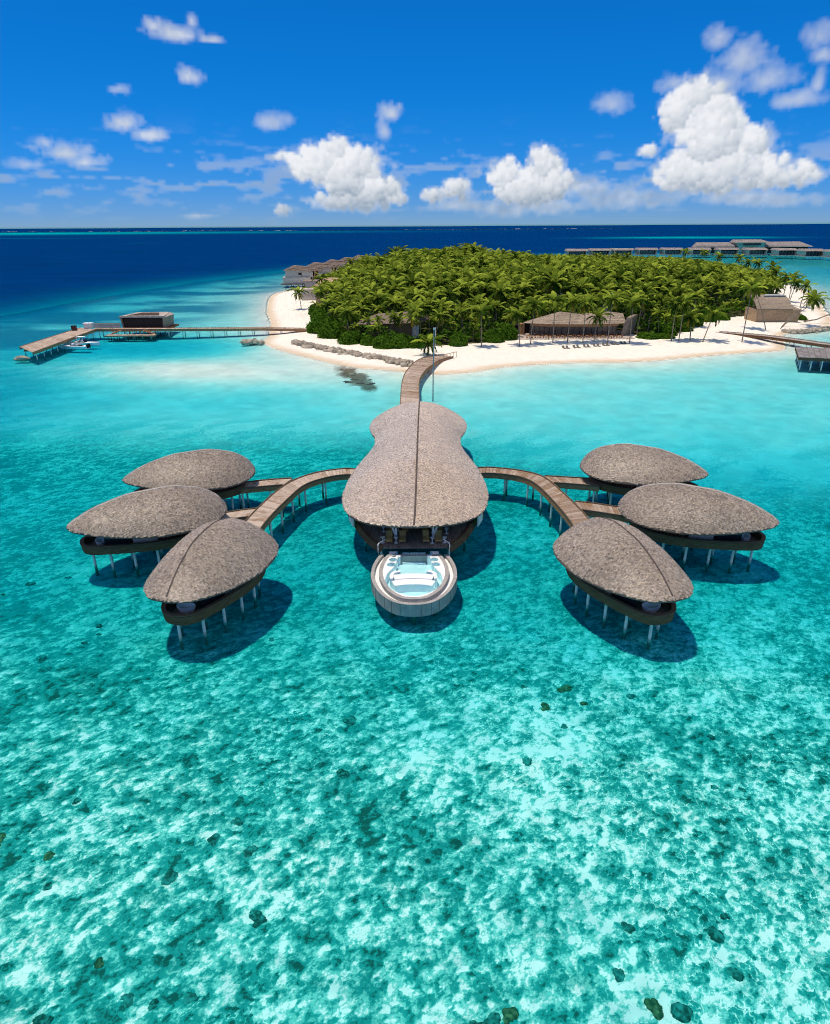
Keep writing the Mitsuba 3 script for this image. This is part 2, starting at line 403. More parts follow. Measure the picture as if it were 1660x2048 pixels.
def sand_color(p, n, uv):
    k = fbm(p.x * 0.5, p.y * 0.5, 1.0)
    f = fbm(p.x * 2.5, p.y * 2.5, 2.0)
    dry = mix(mi.Color3f(0.76, 0.70, 0.59), mi.Color3f(0.90, 0.87, 0.795), 0.3 * k + 0.7 * f)
    wet = mi.Color3f(0.60, 0.50, 0.36)
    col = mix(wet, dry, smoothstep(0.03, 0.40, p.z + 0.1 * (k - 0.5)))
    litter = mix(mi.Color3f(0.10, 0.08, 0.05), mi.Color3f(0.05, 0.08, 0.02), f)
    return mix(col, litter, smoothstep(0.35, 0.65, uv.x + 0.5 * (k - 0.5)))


diffuse('sand_material', mikit.proc(sand_color))
m, u = take(bed_m.faces, np.stack([reef, grass], 1))
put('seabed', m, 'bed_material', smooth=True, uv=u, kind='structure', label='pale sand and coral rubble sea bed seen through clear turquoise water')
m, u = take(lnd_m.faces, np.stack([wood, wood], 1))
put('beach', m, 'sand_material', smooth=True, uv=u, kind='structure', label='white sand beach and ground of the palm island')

# ------------------------------------------------------------------ the sea surface
sx = np.r_[-tail[::-1], axis((-290, -120, 8), (-120, -60, 3), (-60, 60, 0.55), (60, 120, 3), (120, 290, 8)), tail]
sy = np.r_[axis((-50, 12, 6), (12, 120, 0.5), (120, 240, 1.5), (240, 480, 5), (480, 1000, 10)), geo(1000, 60000, 60), 60000]
X, Y = [a.ravel() for a in np.meshgrid(sx, sy, indexing='ij')]
h, sd, dp, reef, grass, depth = relief(X, Y)
S3, SF = np.stack([X, Y, dp], 1), grid_faces(len(sx), len(sy))
EDGE = 4.0     # where the shelf has dropped so far that the water looks opaque


def part_of_sea(upward):
    m = trimesh.intersections.slice_mesh_plane(trimesh.Trimesh(S3, SF, process=False), [0, 0, 1.0 if upward else -1.0], [0, 0, EDGE])
    v = np.array(m.vertices)
    f = np.array(m.faces)
    d = relief(v[:, 0], v[:, 1])[5]
    x, y = v[:, 0], v[:, 1]
    fade = sstep(135, 60, y) * sstep(75, 50, np.abs(x))
    wave = np.zeros(len(x))
    k = fade > 0
    wave[k] = ((fb(x[k] * 0.8 + y[k] * 0.25, y[k] * 1.5, 0.55, 61, 3) - 0.5) * 0.16 + (fb(x[k], y[k] * 1.6, 1.1, 62, 2) - 0.5) * 0.07) * fade[k]
    v[:, 2] = wave * np.clip(d, 0, 1)
    return (v, f), np.stack([d, d], 1)


def sea_tint(p, n, uv):
    # light absorbed by the water column under each surface point; ripple shading is painted in
    d = uv.x
    r = fbm(p.x * 0.45 + p.y * 0.1, p.y * 0.8, 1.0) - 0.5
    r2 = fbm(p.x * 0.03, p.y * 0.06, 2.0) - 0.5
    r3 = fbm(p.x * 0.13 + 0.04 * p.y, p.y * 0.30, 4.0) - 0.5
    r4 = (fbm(p.x * 1.6 + p.y * 0.5, p.y * 3.6, 6.0) - 0.5) * smoothstep(120, 60, p.y)
    rip = 1 + 0.30 * r + 0.2 * r2 + 0.35 * r3
    d = dr.maximum(d, 0) * rip
    return mi.Color3f(dr.exp(-0.66 * d), dr.exp(-0.088 * d), dr.exp(-0.040 * d)) * (1 - 0.10 * smoothstep(0, 0.4, dr.abs(r)) - 0.22 * dr.abs(r4))


scene['sea_material'] = {'type': 'thindielectric', 'int_ior': 1.03, 'ext_ior': 1.0, 'specular_reflectance': rgb(0.05, 0.16, 0.24), 'specular_transmittance': mikit.proc(sea_tint)}
m, u = part_of_sea(False)
put('sea', m, 'sea_material', smooth=True, uv=u, kind='structure', label='clear turquoise lagoon water over sand and coral')


def ocean_color(p, n, uv):
    d = uv.x
    r = fbm(p.x * 0.02, p.y * 0.05, 1.0)
    r2 = fbm(p.x * 0.12, p.y * 0.30, 2.0)
    k = 0.72 + 0.34 * r + 0.24 * r2
    d = d * (0.85 + 0.3 * r)
    return mi.Color3f(0.0005, 0.034 + 0.26 * dr.exp(-0.21 * d) + 0.22 * dr.exp(-1.1 * d), 0.145 + 0.20 * dr.exp(-0.20 * d) + 0.12 * dr.exp(-1.1 * d)) * k


diffuse('ocean_material', mikit.proc(ocean_color))
m, u = part_of_sea(True)
put('ocean', m, 'ocean_material', smooth=True, uv=u, kind='structure', label='dark blue open ocean with pale far reefs')

# ------------------------------------------------------------------ materials of the spa
def tone_mat(name, fn):
    diffuse(name, mikit.proc(fn))


def shingle_color(p, n, uv):
    g = 0.8 + 0.4 * noise(p.x * 9.0, p.y * 9.0, p.z * 9.0)
    w = fbm(p.x * 0.18, p.y * 0.18, 4.0)
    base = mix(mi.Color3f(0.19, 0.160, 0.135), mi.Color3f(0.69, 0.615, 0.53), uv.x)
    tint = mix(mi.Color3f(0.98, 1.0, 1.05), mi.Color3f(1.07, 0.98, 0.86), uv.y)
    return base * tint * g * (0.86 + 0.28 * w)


def villa_shingle_color(p, n, uv):
    g = 0.8 + 0.4 * noise(p.x * 9.0, p.y * 9.0, p.z * 9.0)
    w = fbm(p.x * 0.25, p.y * 0.25, 4.0)
    base = mix(mi.Color3f(0.075, 0.062, 0.050), mi.Color3f(0.465, 0.410, 0.340), uv.x)
    tint = mix(mi.Color3f(0.99, 1.0, 1.04), mi.Color3f(1.06, 0.98, 0.88), uv.y)
    return base * tint * g * (0.82 + 0.36 * w)


def plank_color(p, n, uv):
    g = noise(p.x * 7.0, p.y * 7.0, p.z * 7.0)
    st = fbm(p.x * 1.2, p.y * 1.2, 3.0)
    c = mix(mi.Color3f(0.20, 0.13, 0.085), mi.Color3f(0.58, 0.50, 0.42), 0.5 * uv.x + 0.25 * g + 0.3 * smoothstep(6, -6, p.x))
    return mix(c, mi.Color3f(0.26, 0.16, 0.09), smoothstep(0.5, 0.75, st) * uv.y)


def dark_wood_color(p, n, uv):
    g = noise(p.x * 2.6, p.y * 2.6, p.z * 9.0)
    k = fbm(p.x * 0.8, p.y * 0.8, p.z * 2.0)
    return mix(mi.Color3f(0.065, 0.036, 0.022), mi.Color3f(0.24, 0.140, 0.085), 0.6 * g + 0.4 * k)


def deck_color(p, n, uv):
    g = noise(p.x * 8.0, p.y * 0.8, 1.0)
    return mix(mi.Color3f(0.17, 0.13, 0.11), mi.Color3f(0.40, 0.32, 0.27), 0.6 * g + 0.4 * uv.x)


def tile_grey(p, n, uv):
    g = fbm(p.x * 2.0, p.y * 2.0, p.z * 1.2)
    return mi.Color3f(0.36, 0.355, 0.34) * (0.72 + 0.5 * g)


def plaster(p, n, uv):
    g = fbm(p.x * 1.1, p.y * 1.1, p.z * 0.7)
    return mi.Color3f(0.78, 0.77, 0.74) * (0.88 + 0.18 * g)


def pile_color(p, n, uv):
    g = fbm(p.x * 3.0, p.y * 3.0, p.z * 2.0)
    c = mi.Color3f(0.74, 0.75, 0.74) * (0.8 + 0.3 * g)
    c = mix(mi.Color3f(0.46, 0.48, 0.42), c, smoothstep(0.05, 0.4, p.z + 0.5 * (g - 0.5)))
    return mix(mi.Color3f(0.16, 0.20, 0.14), c, smoothstep(-0.5, -0.1, p.z + 0.2 * (g - 0.5)))


def rock_color(p, n, uv):
    g = fbm(p.x * 1.2, p.y * 1.2, p.z * 1.2)
    return mix(mi.Color3f(0.17, 0.145, 0.11), mi.Color3f(0.62, 0.55, 0.44), 0.55 * g + 0.45 * uv.x)


def thatch_color(p, n, uv):
    g = noise(p.x * 3.0, p.y * 3.0, p.z * 5.0)
    k = fbm(p.x * 0.5, p.y * 0.5, p.z * 0.8)
    return mix(mi.Color3f(0.16, 0.125, 0.10), mi.Color3f(0.44, 0.375, 0.31), 0.5 * g + 0.3 * k + 0.2 * uv.x)


def tan_thatch(p, n, uv):
    g = noise(p.x * 3.0, p.y * 3.0, p.z * 4.0)
    k = fbm(p.x * 0.6, p.y * 0.6, p.z * 0.8)
    return mix(mi.Color3f(0.26, 0.17, 0.10), mi.Color3f(0.60, 0.45, 0.30), 0.55 * g + 0.45 * k)


for nm, fn in (('plank_material', plank_color), ('dark_wood', dark_wood_color), ('deck_wood', deck_color), ('grey_tile', tile_grey),
               ('white_plaster', plaster), ('pile_material', pile_color), ('rock_material', rock_color), ('thatch_material', thatch_color), ('tan_thatch_material', tan_thatch)):
    tone_mat(nm, fn)
tone_mat('grey_plank', lambda p, n, uv: mix(mi.Color3f(0.22, 0.19, 0.17), mi.Color3f(0.48, 0.43, 0.39), 0.5 * uv.x + 0.5 * noise(p.x * 3.0, p.y * 3.0, 1.0)))
glossy('shingle_material', mikit.proc(shingle_color), 0.5, 0.45)
glossy('villa_shingle_material', mikit.proc(villa_shingle_color), 0.5, 0.45)
diffuse('roof_base', (0.16, 0.13, 0.11))
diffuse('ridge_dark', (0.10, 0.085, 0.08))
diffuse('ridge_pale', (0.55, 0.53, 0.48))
glossy('white_enamel', (0.82, 0.83, 0.83), 0.35, 0.5)
glossy('dark_glass', (0.020, 0.026, 0.032), 0.12, 0.6)
diffuse('shadow_brown', (0.030, 0.026, 0.024))
diffuse('warm_wood', mikit.proc(lambda p, n, uv: mix(mi.Color3f(0.24, 0.13, 0.07), mi.Color3f(0.46, 0.28, 0.16), noise(p.x * 3, p.y * 3, p.z * 8))))
diffuse('lounger_wood', mikit.proc(lambda p, n, uv: mix(mi.Color3f(0.50, 0.33, 0.12), mi.Color3f(0.68, 0.48, 0.20), noise(p.x * 12, p.y * 2, 1))))
diffuse('linen', (0.60, 0.58, 0.54))
scene['pool_water_material'] = {'type': 'thindielectric', 'int_ior': 1.10, 'ext_ior': 1.0, 'specular_reflectance': rgb(0.3, 0.35, 0.4),
                                'specular_transmittance': mikit.proc(lambda p, n, uv: mi.Color3f(0.66, 0.93, 0.97) * (0.97 + 0.06 * noise(p.x * 2.5, p.y * 2.5, 1)))}


def flat_uv(n, a, b=0.5):
    return np.tile([[a, b]], (n, 1))


# ------------------------------------------------------------------ shell roofs clad in wooden shingles
class Shell:
    """A curved roof over an axis: s along it, t across it. half(s), eave(s), rise(s); the crease runs at crease(s) * half."""

    def __init__(self, frame, L, half, eave, rise, crease, sharp):
        self.frame, self.L, self.half, self.eave, self.rise, self.crease, self.sharp = frame, L, half, eave, rise, crease, sharp

    def z(self, s, t):
        w = np.maximum(self.half(s), 1e-3)
        u = np.clip(t / w, -1, 1)
        r = self.crease(s)
        q = np.where(u > r, (u - r) / (1 - r), (r - u) / (1 + r))
        return self.eave(s) + self.rise(s) * (1 - self.sharp * q - (1 - self.sharp) * q ** 2.3)

    def at(self, s, t, lift=0.0):
        s, t = np.asarray(s, float), np.asarray(t, float)
        x, y = self.frame(s, t)
        return np.stack([x, y, self.z(s, t) + lift], -1)

    def base(self, ns, nt, thick):
        s = self.L * (0.5 - 0.5 * np.cos(np.linspace(0.012, 0.988, ns) * PI))
        u = np.sin(np.linspace(-0.5, 0.5, nt) * PI)
        S, U = np.meshgrid(s, u, indexing='ij')
        Tt = U * self.half(S)
        top = self.at(S, Tt).reshape(-1, 3)
        bot = top - [0, 0, thick]
        n, f = ns * nt, grid_faces(ns, nt)
        rim = np.r_[np.arange(nt), np.arange(2, ns + 1) * nt - 1, (ns - 1) * nt + np.arange(nt - 2, -1, -1), np.arange(ns - 2, 0, -1) * nt]
        nx = np.roll(rim, -1)
        side = np.vstack([np.stack([rim, rim + n, nx + n], 1), np.stack([rim, nx + n, nx], 1)])
        m = trimesh.Trimesh(np.vstack([top, bot]), np.vstack([f, f[:, ::-1] + n, side]), process=False)
        return m

    def shingles(self, step, size, seed, warm):
        r = np.random.default_rng(seed)
        wmax = float(np.max(self.half(np.linspace(0, self.L, 60))))
        a, b = np.meshgrid(np.arange(0.1, self.L, step), np.arange(-wmax, wmax, step), indexing='ij')
        a = a + (np.round(b / step) % 2) * step / 2
        a, b = (a + r.uniform(-0.2, 0.2, a.shape) * step).ravel(), (b + r.uniform(-0.2, 0.2, b.shape) * step).ravel()
        k = np.abs(b) < self.half(a) - 0.02
        a, b = a[k], b[k]
        e = 0.05
        p = self.at(a, b)
        ps, pt = (self.at(a + e, b) - p) / e, (self.at(a, b + e * np.where(b > 0, -1, 1)) - p) / (e * np.where(b > 0, -1, 1))[:, None]
        nrm = np.cross(ps, pt)
        nrm *= np.sign(nrm[:, 2:3]); nrm /= np.linalg.norm(nrm, axis=1, keepdims=True)
        down = -np.array([0, 0, 1.0]) + nrm * nrm[:, 2:3] + 0.02 * pt * np.sign(b)[:, None]
        down /= np.linalg.norm(down, axis=1, keepdims=True) + 1e-9
        acr = np.cross(nrm, down)
        w, l = size * r.uniform(0.8, 1.15, len(a)), size * r.uniform(1.1, 1.4, len(a))
        lo, hi = 0.045 + r.uniform(-0.012, 0.016, len(a)), 0.012 + r.uniform(0, 0.008, len(a))
        tw = r.uniform(-0.018, 0.018, len(a))
        c = p
        v = np.stack([c - acr * (w / 2)[:, None] + down * (l / 2)[:, None] + nrm * (lo + tw)[:, None], c + acr * (w / 2)[:, None] + down * (l / 2)[:, None] + nrm * (lo - tw)[:, None],
                      c + acr * (w / 2)[:, None] - down * (l / 2)[:, None] + nrm * (hi)[:, None], c - acr * (w / 2)[:, None] - down * (l / 2)[:, None] + nrm * (hi)[:, None],
                      c - acr * (w / 2)[:, None] + down * (l / 2)[:, None] - nrm * 0.01, c + acr * (w / 2)[:, None] + down * (l / 2)[:, None] - nrm * 0.01], 1).reshape(-1, 3)
        i = np.arange(len(a))[:, None] * 6
        f = np.vstack([i + [0, 1, 2], i + [0, 2, 3], i + [4, 5, 1], i + [4, 1, 0]])
        tone = np.clip(r.beta(4.5, 4.5, len(a)), 0, 1)
        wm = np.clip(warm(a, b) + r.normal(0, 0.25, len(a)), 0, 1)
        return (v, f), np.repeat(np.stack([tone, wm], 1), 6, 0)

    def ridge(self, s0, s1, w, lift, n=40):
        s = np.linspace(s0, s1, n)
        c = self.crease(s) * self.half(s)
        l, r = self.at(s, c - w / 2, lift), self.at(s, c + w / 2, lift)
        lb, rb = l - [0, 0, 0.14], r - [0, 0, 0.14]
        v = np.stack([l, r, rb, lb], 1).reshape(-1, 3)
        f = []
        for i in range(n - 1):
            for k in range(4):
                p, q = i * 4 + k, i * 4 + (k + 1) % 4
                f += [[p, q, q + 4], [p, q + 4, p + 4]]
        return v, np.array(f)


def build_roof(holder, sh, step, size, seed, base_n, shingle_mat, ridge_mat, ridge_w, warm, label=None):
    rk = put(holder + '__roof', sh.base(*base_n), 'roof_base', smooth=50)
    m, u = sh.shingles(step, size, seed, warm)
    put(rk + '__shingles', m, shingle_mat, uv=u, kind='stuff')
    put(rk + '__ridge_cap', sh.ridge(0.12 if ridge_w > 0 else 0, sh.L - 0.3, abs(ridge_w), 0.085), ridge_mat)
    return rk


def pile(holder, x, y, z1, r=0.15, z0=None, name='pile'):
    z0 = -2.6 if z0 is None else z0
    return put(holder + '__' + name, tube([(x, y, z0), (x, y, z1)], r, 10), 'pile_material', smooth=50)


# ------------------------------------------------------------------ the long spa pavilion
spa = thing('spa_pavilion', 'long guitar-shaped overwater spa pavilion in the centre, under a grey-brown shingle roof', 'pavilion')
_S = np.array([0, 0.4, 1.2, 2.6, 5, 8.5, 12.5, 16.5, 21, 26, 30, 33.5, 36.5, 40, 44, 47.5, 50.5, 53, 55, 56.4, 57.0])
_Wd = np.array([0, 2.5, 4.6, 6.2, 7.7, 8.75, 9.2, 9.15, 8.75, 7.9, 7.1, 6.7, 6.85, 7.7, 8.25, 8.0, 7.0, 5.5, 3.8, 2.0, 0.0])
half = PchipInterpolator(_S, _Wd, extrapolate=True)
eave = PchipInterpolator([0, 3, 9, 18, 34, 46, 57], [5.75, 5.35, 4.9, 4.6, 4.7, 4.7, 5.2])
rise = PchipInterpolator([0, 2, 6, 12, 20, 33, 44, 51, 55, 57], [0.02, 1.1, 2.6, 3.9, 4.3, 3.6, 3.5, 2.3, 0.9, 0.02])
spa_roof = Shell(lambda s, t: (-0.15 + 0.018 * s + t, 67.0 + s), 57.0, lambda s: np.maximum(half(np.clip(s, 0, 57)), 0.0), lambda s: eave(np.clip(s, 0, 57)), lambda s: rise(np.clip(s, 0, 57)), lambda s: 0.02 * np.ones_like(s), 0.10)
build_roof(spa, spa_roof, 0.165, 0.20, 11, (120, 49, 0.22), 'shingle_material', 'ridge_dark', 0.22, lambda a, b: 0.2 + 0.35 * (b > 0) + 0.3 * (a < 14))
labels.setdefault(spa + '__roof', {})['label'] = 'grey-brown shingle roof with a dark seam along its crest'
HULL = [(-3.75, 68.6), (-4.7, 70.0), (-5.7, 71.9), (-6.7, 74.6), (-7.5, 77.3), (-7.8, 81), (-7.6, 86), (-6.6, 92), (-5.4, 98), (-4.9, 104), (-5.4, 110), (-5.0, 115), (-3.5, 119.0), (-1.4, 121.0)]
hl = smooth_line(np.array(HULL), 0.8)
hull_poly = Polygon(np.vstack([hl, hl[::-1] * [-1, 1]]) + [0.0, 0]).buffer(0)
put(spa + '__deck', prism(hull_poly.buffer(-0.2), 2.15, 2.4), 'deck_wood', uv=None)
for sg in (-1, 1):
    line = hl * [sg, 1]
    prof = [(0.25, 1.95), (0.0, 2.1), (-0.05, 2.66), (-0.05, 2.75), (0.24, 2.75), (0.24, 2.42), (0.45, 2.1), (0.45, 1.95)]
    prof = [(a * (1 if sg < 0 else -1), b) for a, b in prof]
    put(spa + '__parapet', sweep(line, prof), 'dark_wood', smooth=40)
    w = line[(line[:, 1] > 74.2) & (line[:, 1] < 118)] - [sg * 0.9, 0]
    put(spa + '__wall', sweep(w[:4], [(0, 2.4), (0, 5.1), (0.16, 5.1), (0.16, 2.4)]), 'white_plaster')
    put(spa + '__side_wall', sweep(w[3:], [(0, 2.4), (0, 5.0), (0.2, 5.0), (0.2, 2.4)]), 'dark_wood')
    put(spa + '__wall_panel', box(sg * 5.35, 75.4, 2.4, 1.7, 0.16, 5.0), 'white_plaster')
put(spa + '__keel', prism(hull_poly.buffer(-2.2), 1.3, 2.15), 'dark_wood')
put(spa + '__glass_front', box(-0.1, 76.9, 2.4, 10.6, 0.12, 6.2), 'dark_glass')
for i in range(9):
    put(spa + '__mullion', box(-5.2 + i * 1.28, 76.8, 2.4, 0.08, 0.1, 6.2), 'shadow_brown')
for i in range(46):
    x = -3.55 + i * 0.155
    put(spa + '__plank', box(x, 69.0, 2.402, 0.14, 0.9, 2.43), 'deck_wood', uv=flat_uv(8, rng.uniform(0, 1)))
for i in range(30):
    x = -6.1 + i * 0.42
    y1 = 76.4
    y0 = 69.5 + max(0, (abs(x) - 3.9)) * 1.55
    put(spa + '__plank', box(x, (y0 + y1) / 2, 2.402, 0.39, y1 - y0, 2.43), 'deck_wood', uv=flat_uv(8, rng.uniform(0, 1)))
for sx_, tops in ((-1, ((-3.5, 70.9), (-2.25, 70.7))), (1, ((3.3, 70.9), (2.05, 70.7)))):
    for tx, ty in tops:
        put(spa + '__column', tube([(sx_ * 2.15 - 0.05, 71.3, 2.43), (tx, ty, 6.6)], 0.13, 10), 'white_enamel', smooth=50)
for i in range(2, len(hl) - 4, 7):
    for sg in (-1, 1):
        pile(spa, sg * (abs(hl[i, 0]) - 0.75), hl[i, 1], 2.14)
for y in np.arange(74, 119, 6.0):
    pile(spa, 0.0, float(y), 1.1)

# ------------------------------------------------------------------ hydrotherapy pool at its front
pool = thing('pool', 'round-fronted white hydrotherapy pool on piles in front of the spa pavilion', 'pool')
PR = [(0.0, 56.8), (1.9, 57.3), (3.5, 59.2), (4.45, 62.0), (4.55, 64.6), (4.1, 66.9), (3.5, 68.35)]
pr = smooth_line(np.array([(-x, y) for x, y in PR[::-1]] + PR[1:]), 0.35) + [-0.15, 0]
outer = Polygon(pr).buffer(0)


def ring(a, b):
    return outer.buffer(-a, quad_segs=12).difference(outer.buffer(-b, quad_segs=12))


back_cut = shapely.box(-9, 67.65, 9, 80)
put(pool + '__outer_wall', prism(ring(0.0, 0.38).difference(back_cut), 0.62, 2.0), 'grey_tile')
put(pool + '__underside', prism(outer.buffer(-0.38), 0.62, 0.9), 'grey_tile')
put(pool + '__gutter', prism(ring(0.39, 0.86).difference(back_cut), 0.9, 1.66), 'white_enamel')
put(pool + '__inner_rim', prism(ring(0.85, 1.27).difference(shapely.box(-9, 67.9, 9, 80)), 0.9, 2.12), 'grey_tile')
basin = outer.buffer(-1.27, quad_segs=12).union(shapely.box(-2.95, 66.6, 2.65, 68.3)).difference(shapely.box(-9, 68.3, 9, 80))
deep = Polygon(smooth_line(np.array([(-2.0, 68.3), (-1.95, 66.8), (-2.2, 65.0), (-2.6, 63.9), (-3.0, 62.9), (-3.15, 61.4), (-2.55, 59.9), (-1.4, 58.75), (-0.15, 58.3), (1.1, 58.75), (2.25, 59.9), (2.8, 61.4), (2.7, 62.9), (2.3, 63.9), (1.9, 65.0), (1.65, 66.8), (1.7, 68.3)]), 0.2, closed=True))
for cx_, cy_, rr in ((-2.35, 67.35, 0.42), (-2.45, 66.25, 0.46), (-2.6, 65.1, 0.48), (2.1, 66.25, 0.46), (2.25, 65.1, 0.48)):
    deep = deep.union(Point(cx_, cy_).buffer(rr))
deep = deep.intersection(basin)
basin_water = deep.buffer(0.03).intersection(basin.buffer(0.01))
basin_water = max(basin_water.geoms, key=lambda q: q.area) if hasattr(basin_water, 'geoms') else basin_water
put(pool + '__basin_floor', prism(basin, 0.91, 1.15), 'white_enamel')
ledge = basin.difference(deep)
put(pool + '__ledge', prism(ledge, 1.15, 2.095), 'white_enamel')
# curved seat in the middle
band = lambda r0, r1, a0, a1, cy_: Polygon([(-0.2 + r0 * math.sin(a), cy_ + r0 * math.cos(a)) for a in np.linspace(a0, a1, 24)] + [(-0.2 + r1 * math.sin(a), cy_ + r1 * math.cos(a)) for a in np.linspace(a1, a0, 24)])
bench = put(pool + '__bench', prism(band(5.4, 6.5, -0.36, 0.36, 55.4), 1.15, 2.045), 'white_enamel')
put(bench + '__backrest', prism(band(6.5, 7.5, -0.30, 0.30, 55.4), 1.15, 2.17), 'white_enamel')
for sg in (-1, 1):
    c = np.array([(-0.2 + sg * 1.55, 63.25), (-0.2 + sg * 2.05, 63.05), (-0.2 + sg * 2.3, 62.5), (-0.2 + sg * 2.3, 61.8)])
    l = smooth_line(c, 0.15)
    put(bench + '__armrest', prism(LineString(l).buffer(0.17), 1.15, 2.26), 'white_enamel')
for i in range(4):
    put(pool + '__step', box(-0.15, 68.1 - i * 0.36, 1.15, 2.6, 0.36, 1.95 - i * 0.2), 'white_enamel')
for sg in (-1, 1):
    put(pool + '__post', box(-0.15 + sg * 1.75, 67.05, 1.15, 0.5, 0.42, 2.16), 'white_enamel')
    x = -0.15 + sg * 3.25
    put(pool + '__handrail', tube([(x, 69.0, 3.30), (x + sg * 0.45, 68.3, 3.34), (x + sg * 0.72, 67.7, 3.34), (x + sg * 0.76, 67.6, 3.2), (x + sg * 0.76, 67.6, 1.7)], 0.055, 8), 'white_enamel', smooth=60)
g = trimesh.creation.triangulate_polygon(basin_water, engine='earcut')
put(pool + '__water', (np.column_stack([g[0], np.full(len(g[0]), 2.03)]), g[1]), 'pool_water_material')
for i in range(3, len(pr) - 3, 3):
    d = pr[i + 1] - pr[i - 1]; d /= np.linalg.norm(d)
    nn = np.array([d[1], -d[0]])
    q = pr[i] + nn * 0.012
    put(pool + '__joint', box(q[0], q[1], 0.66, 0.035, 0.03, 1.97, math.atan2(d[1], d[0])), 'ridge_pale' if i % 12 == 3 else 'roof_base')
for x, y in ((-0.2, 58.4), (-2.4, 60.0), (2.0, 60.0), (-3.2, 63), (2.9, 63), (-2.9, 66.2), (2.6, 66.2), (-0.2, 62)):
    pile(pool, x, y, 0.62, 0.2)


# ------------------------------------------------------------------ loungers and side tables on the deck
def lounger(x, y, label):
    t = thing('sun_lounger', label, 'lounger', 'loungers on the spa deck')
    z = 2.43
    put(t + '__frame', cat_m([box(x - 0.36, y, z + 0.24, 0.07, 2.0, z + 0.32), box(x + 0.36, y, z + 0.24, 0.07, 2.0, z + 0.32), box(x, y - 0.98, z + 0.241, 0.65, 0.06, z + 0.319), box(x, y + 0.98, z + 0.241, 0.65, 0.06, z + 0.319)]), 'warm_wood')
    put(t + '__seat', box(x, y - 0.32, z + 0.325, 0.72, 1.3, z + 0.41), 'lounger_wood')
    put(t + '__backrest', hexa([(x - 0.36, y + 0.34, z + 0.33), (x + 0.36, y + 0.34, z + 0.33), (x + 0.36, y + 1.0, z + 0.72), (x - 0.36, y + 1.0, z + 0.72)],
                               [(x - 0.36, y + 0.31, z + 0.41), (x + 0.36, y + 0.31, z + 0.41), (x + 0.36, y + 0.96, z + 0.81), (x - 0.36, y + 0.96, z + 0.81)]), 'lounger_wood')
    for a in (-0.34, 0.34):
        for b in (-0.9, 0.85):
            put(t + '__leg', box(x + a, y + b, z, 0.06, 0.06, z + 0.24), 'warm_wood')


def side_table(x, y, label):
    t = thing('side_table', label, 'table', 'white pedestal tables on the spa deck')
    z = 2.43
    put(t + '__table_top', tube([(x, y, z + 0.66), (x, y, z + 0.70)], 0.27, 18), 'white_enamel')
    put(t + '__stem', tube([(x, y, z + 0.03), (x, y, z + 0.66)], 0.045, 8), 'white_enamel')
    put(t + '__base', tube([(x, y, z), (x, y, z + 0.03)], 0.24, 18), 'white_enamel')


names = ('leftmost', 'second', 'third', 'rightmost')
for k, x in enumerate((-3.0, -1.45, 1.25, 2.7)):
    lounger(x, 70.55, f'tan wooden sun lounger, {names[k]} of the front row facing the pool')
for k, x in enumerate((-2.75, -1.2, 1.2, 2.85)):
    lounger(x, 73.35, f'tan wooden sun lounger, {names[k]} of the shaded back row on the deck')
for x, y, l in ((-3.75, 69.95, 'white pedestal side table at the far left of the front loungers'), (-2.2, 69.85, 'white pedestal side table between the two front left loungers'), (1.97, 69.75, 'white pedestal side table between the two front right loungers'),
                (3.4, 69.85, 'white pedestal side table at the far right of the front loungers'), (-3.75, 72.9, 'white pedestal side table left of the back row of loungers'), (-1.98, 73.2, 'white pedestal side table between the back left loungers'),
                (3.7, 72.3, 'white pedestal side table right of the back row of loungers'), (2.02, 72.6, 'white pedestal side table between the back right loungers')):
    side_table(x, y, l)


# ------------------------------------------------------------------ six leaf-roofed treatment villas
VS = np.array([0, 0.25, 0.8, 1.8, 3.4, 5.4, 7.4, 9.4, 11.4, 13.2, 14.8, 16.0, 16.8, 17.2])
VW = np.array([0, 1.7, 2.9, 4.1, 5.05, 5.5, 5.5, 5.25, 4.75, 4.05, 3.15, 2.15, 1.2, 0.0])
vhalf = PchipInterpolator(VS, VW)
VB = np.array([0, 1.7, 2.9, 4.1, 5.0, 5.4, 5.45, 5.25, 4.85, 4.3, 3.55, 2.7, 1.75, 0.0])      # the blunter front pair
vblunt = PchipInterpolator(VS, VB)
veave = PchipInterpolator([0, 4, 8, 12, 15, 17.2], [4.7, 4.4, 4.45, 4.8, 5.15, 5.35])
vrise = PchipInterpolator([0, 1.0, 3.5, 6.5, 9.5, 13, 16, 17.2], [0.02, 1.6, 3.2, 3.8, 3.6, 2.5, 0.9, 0.02])
VL = 17.2
VHULL = [(1.6, 0), (1.8, 1.5), (2.6, 2.8), (4.2, 3.75), (6.5, 4.15), (9.0, 3.95), (11.5, 3.25), (13.8, 2.4), (15.2, 1.75), (15.9, 1.0), (16.1, 0)]


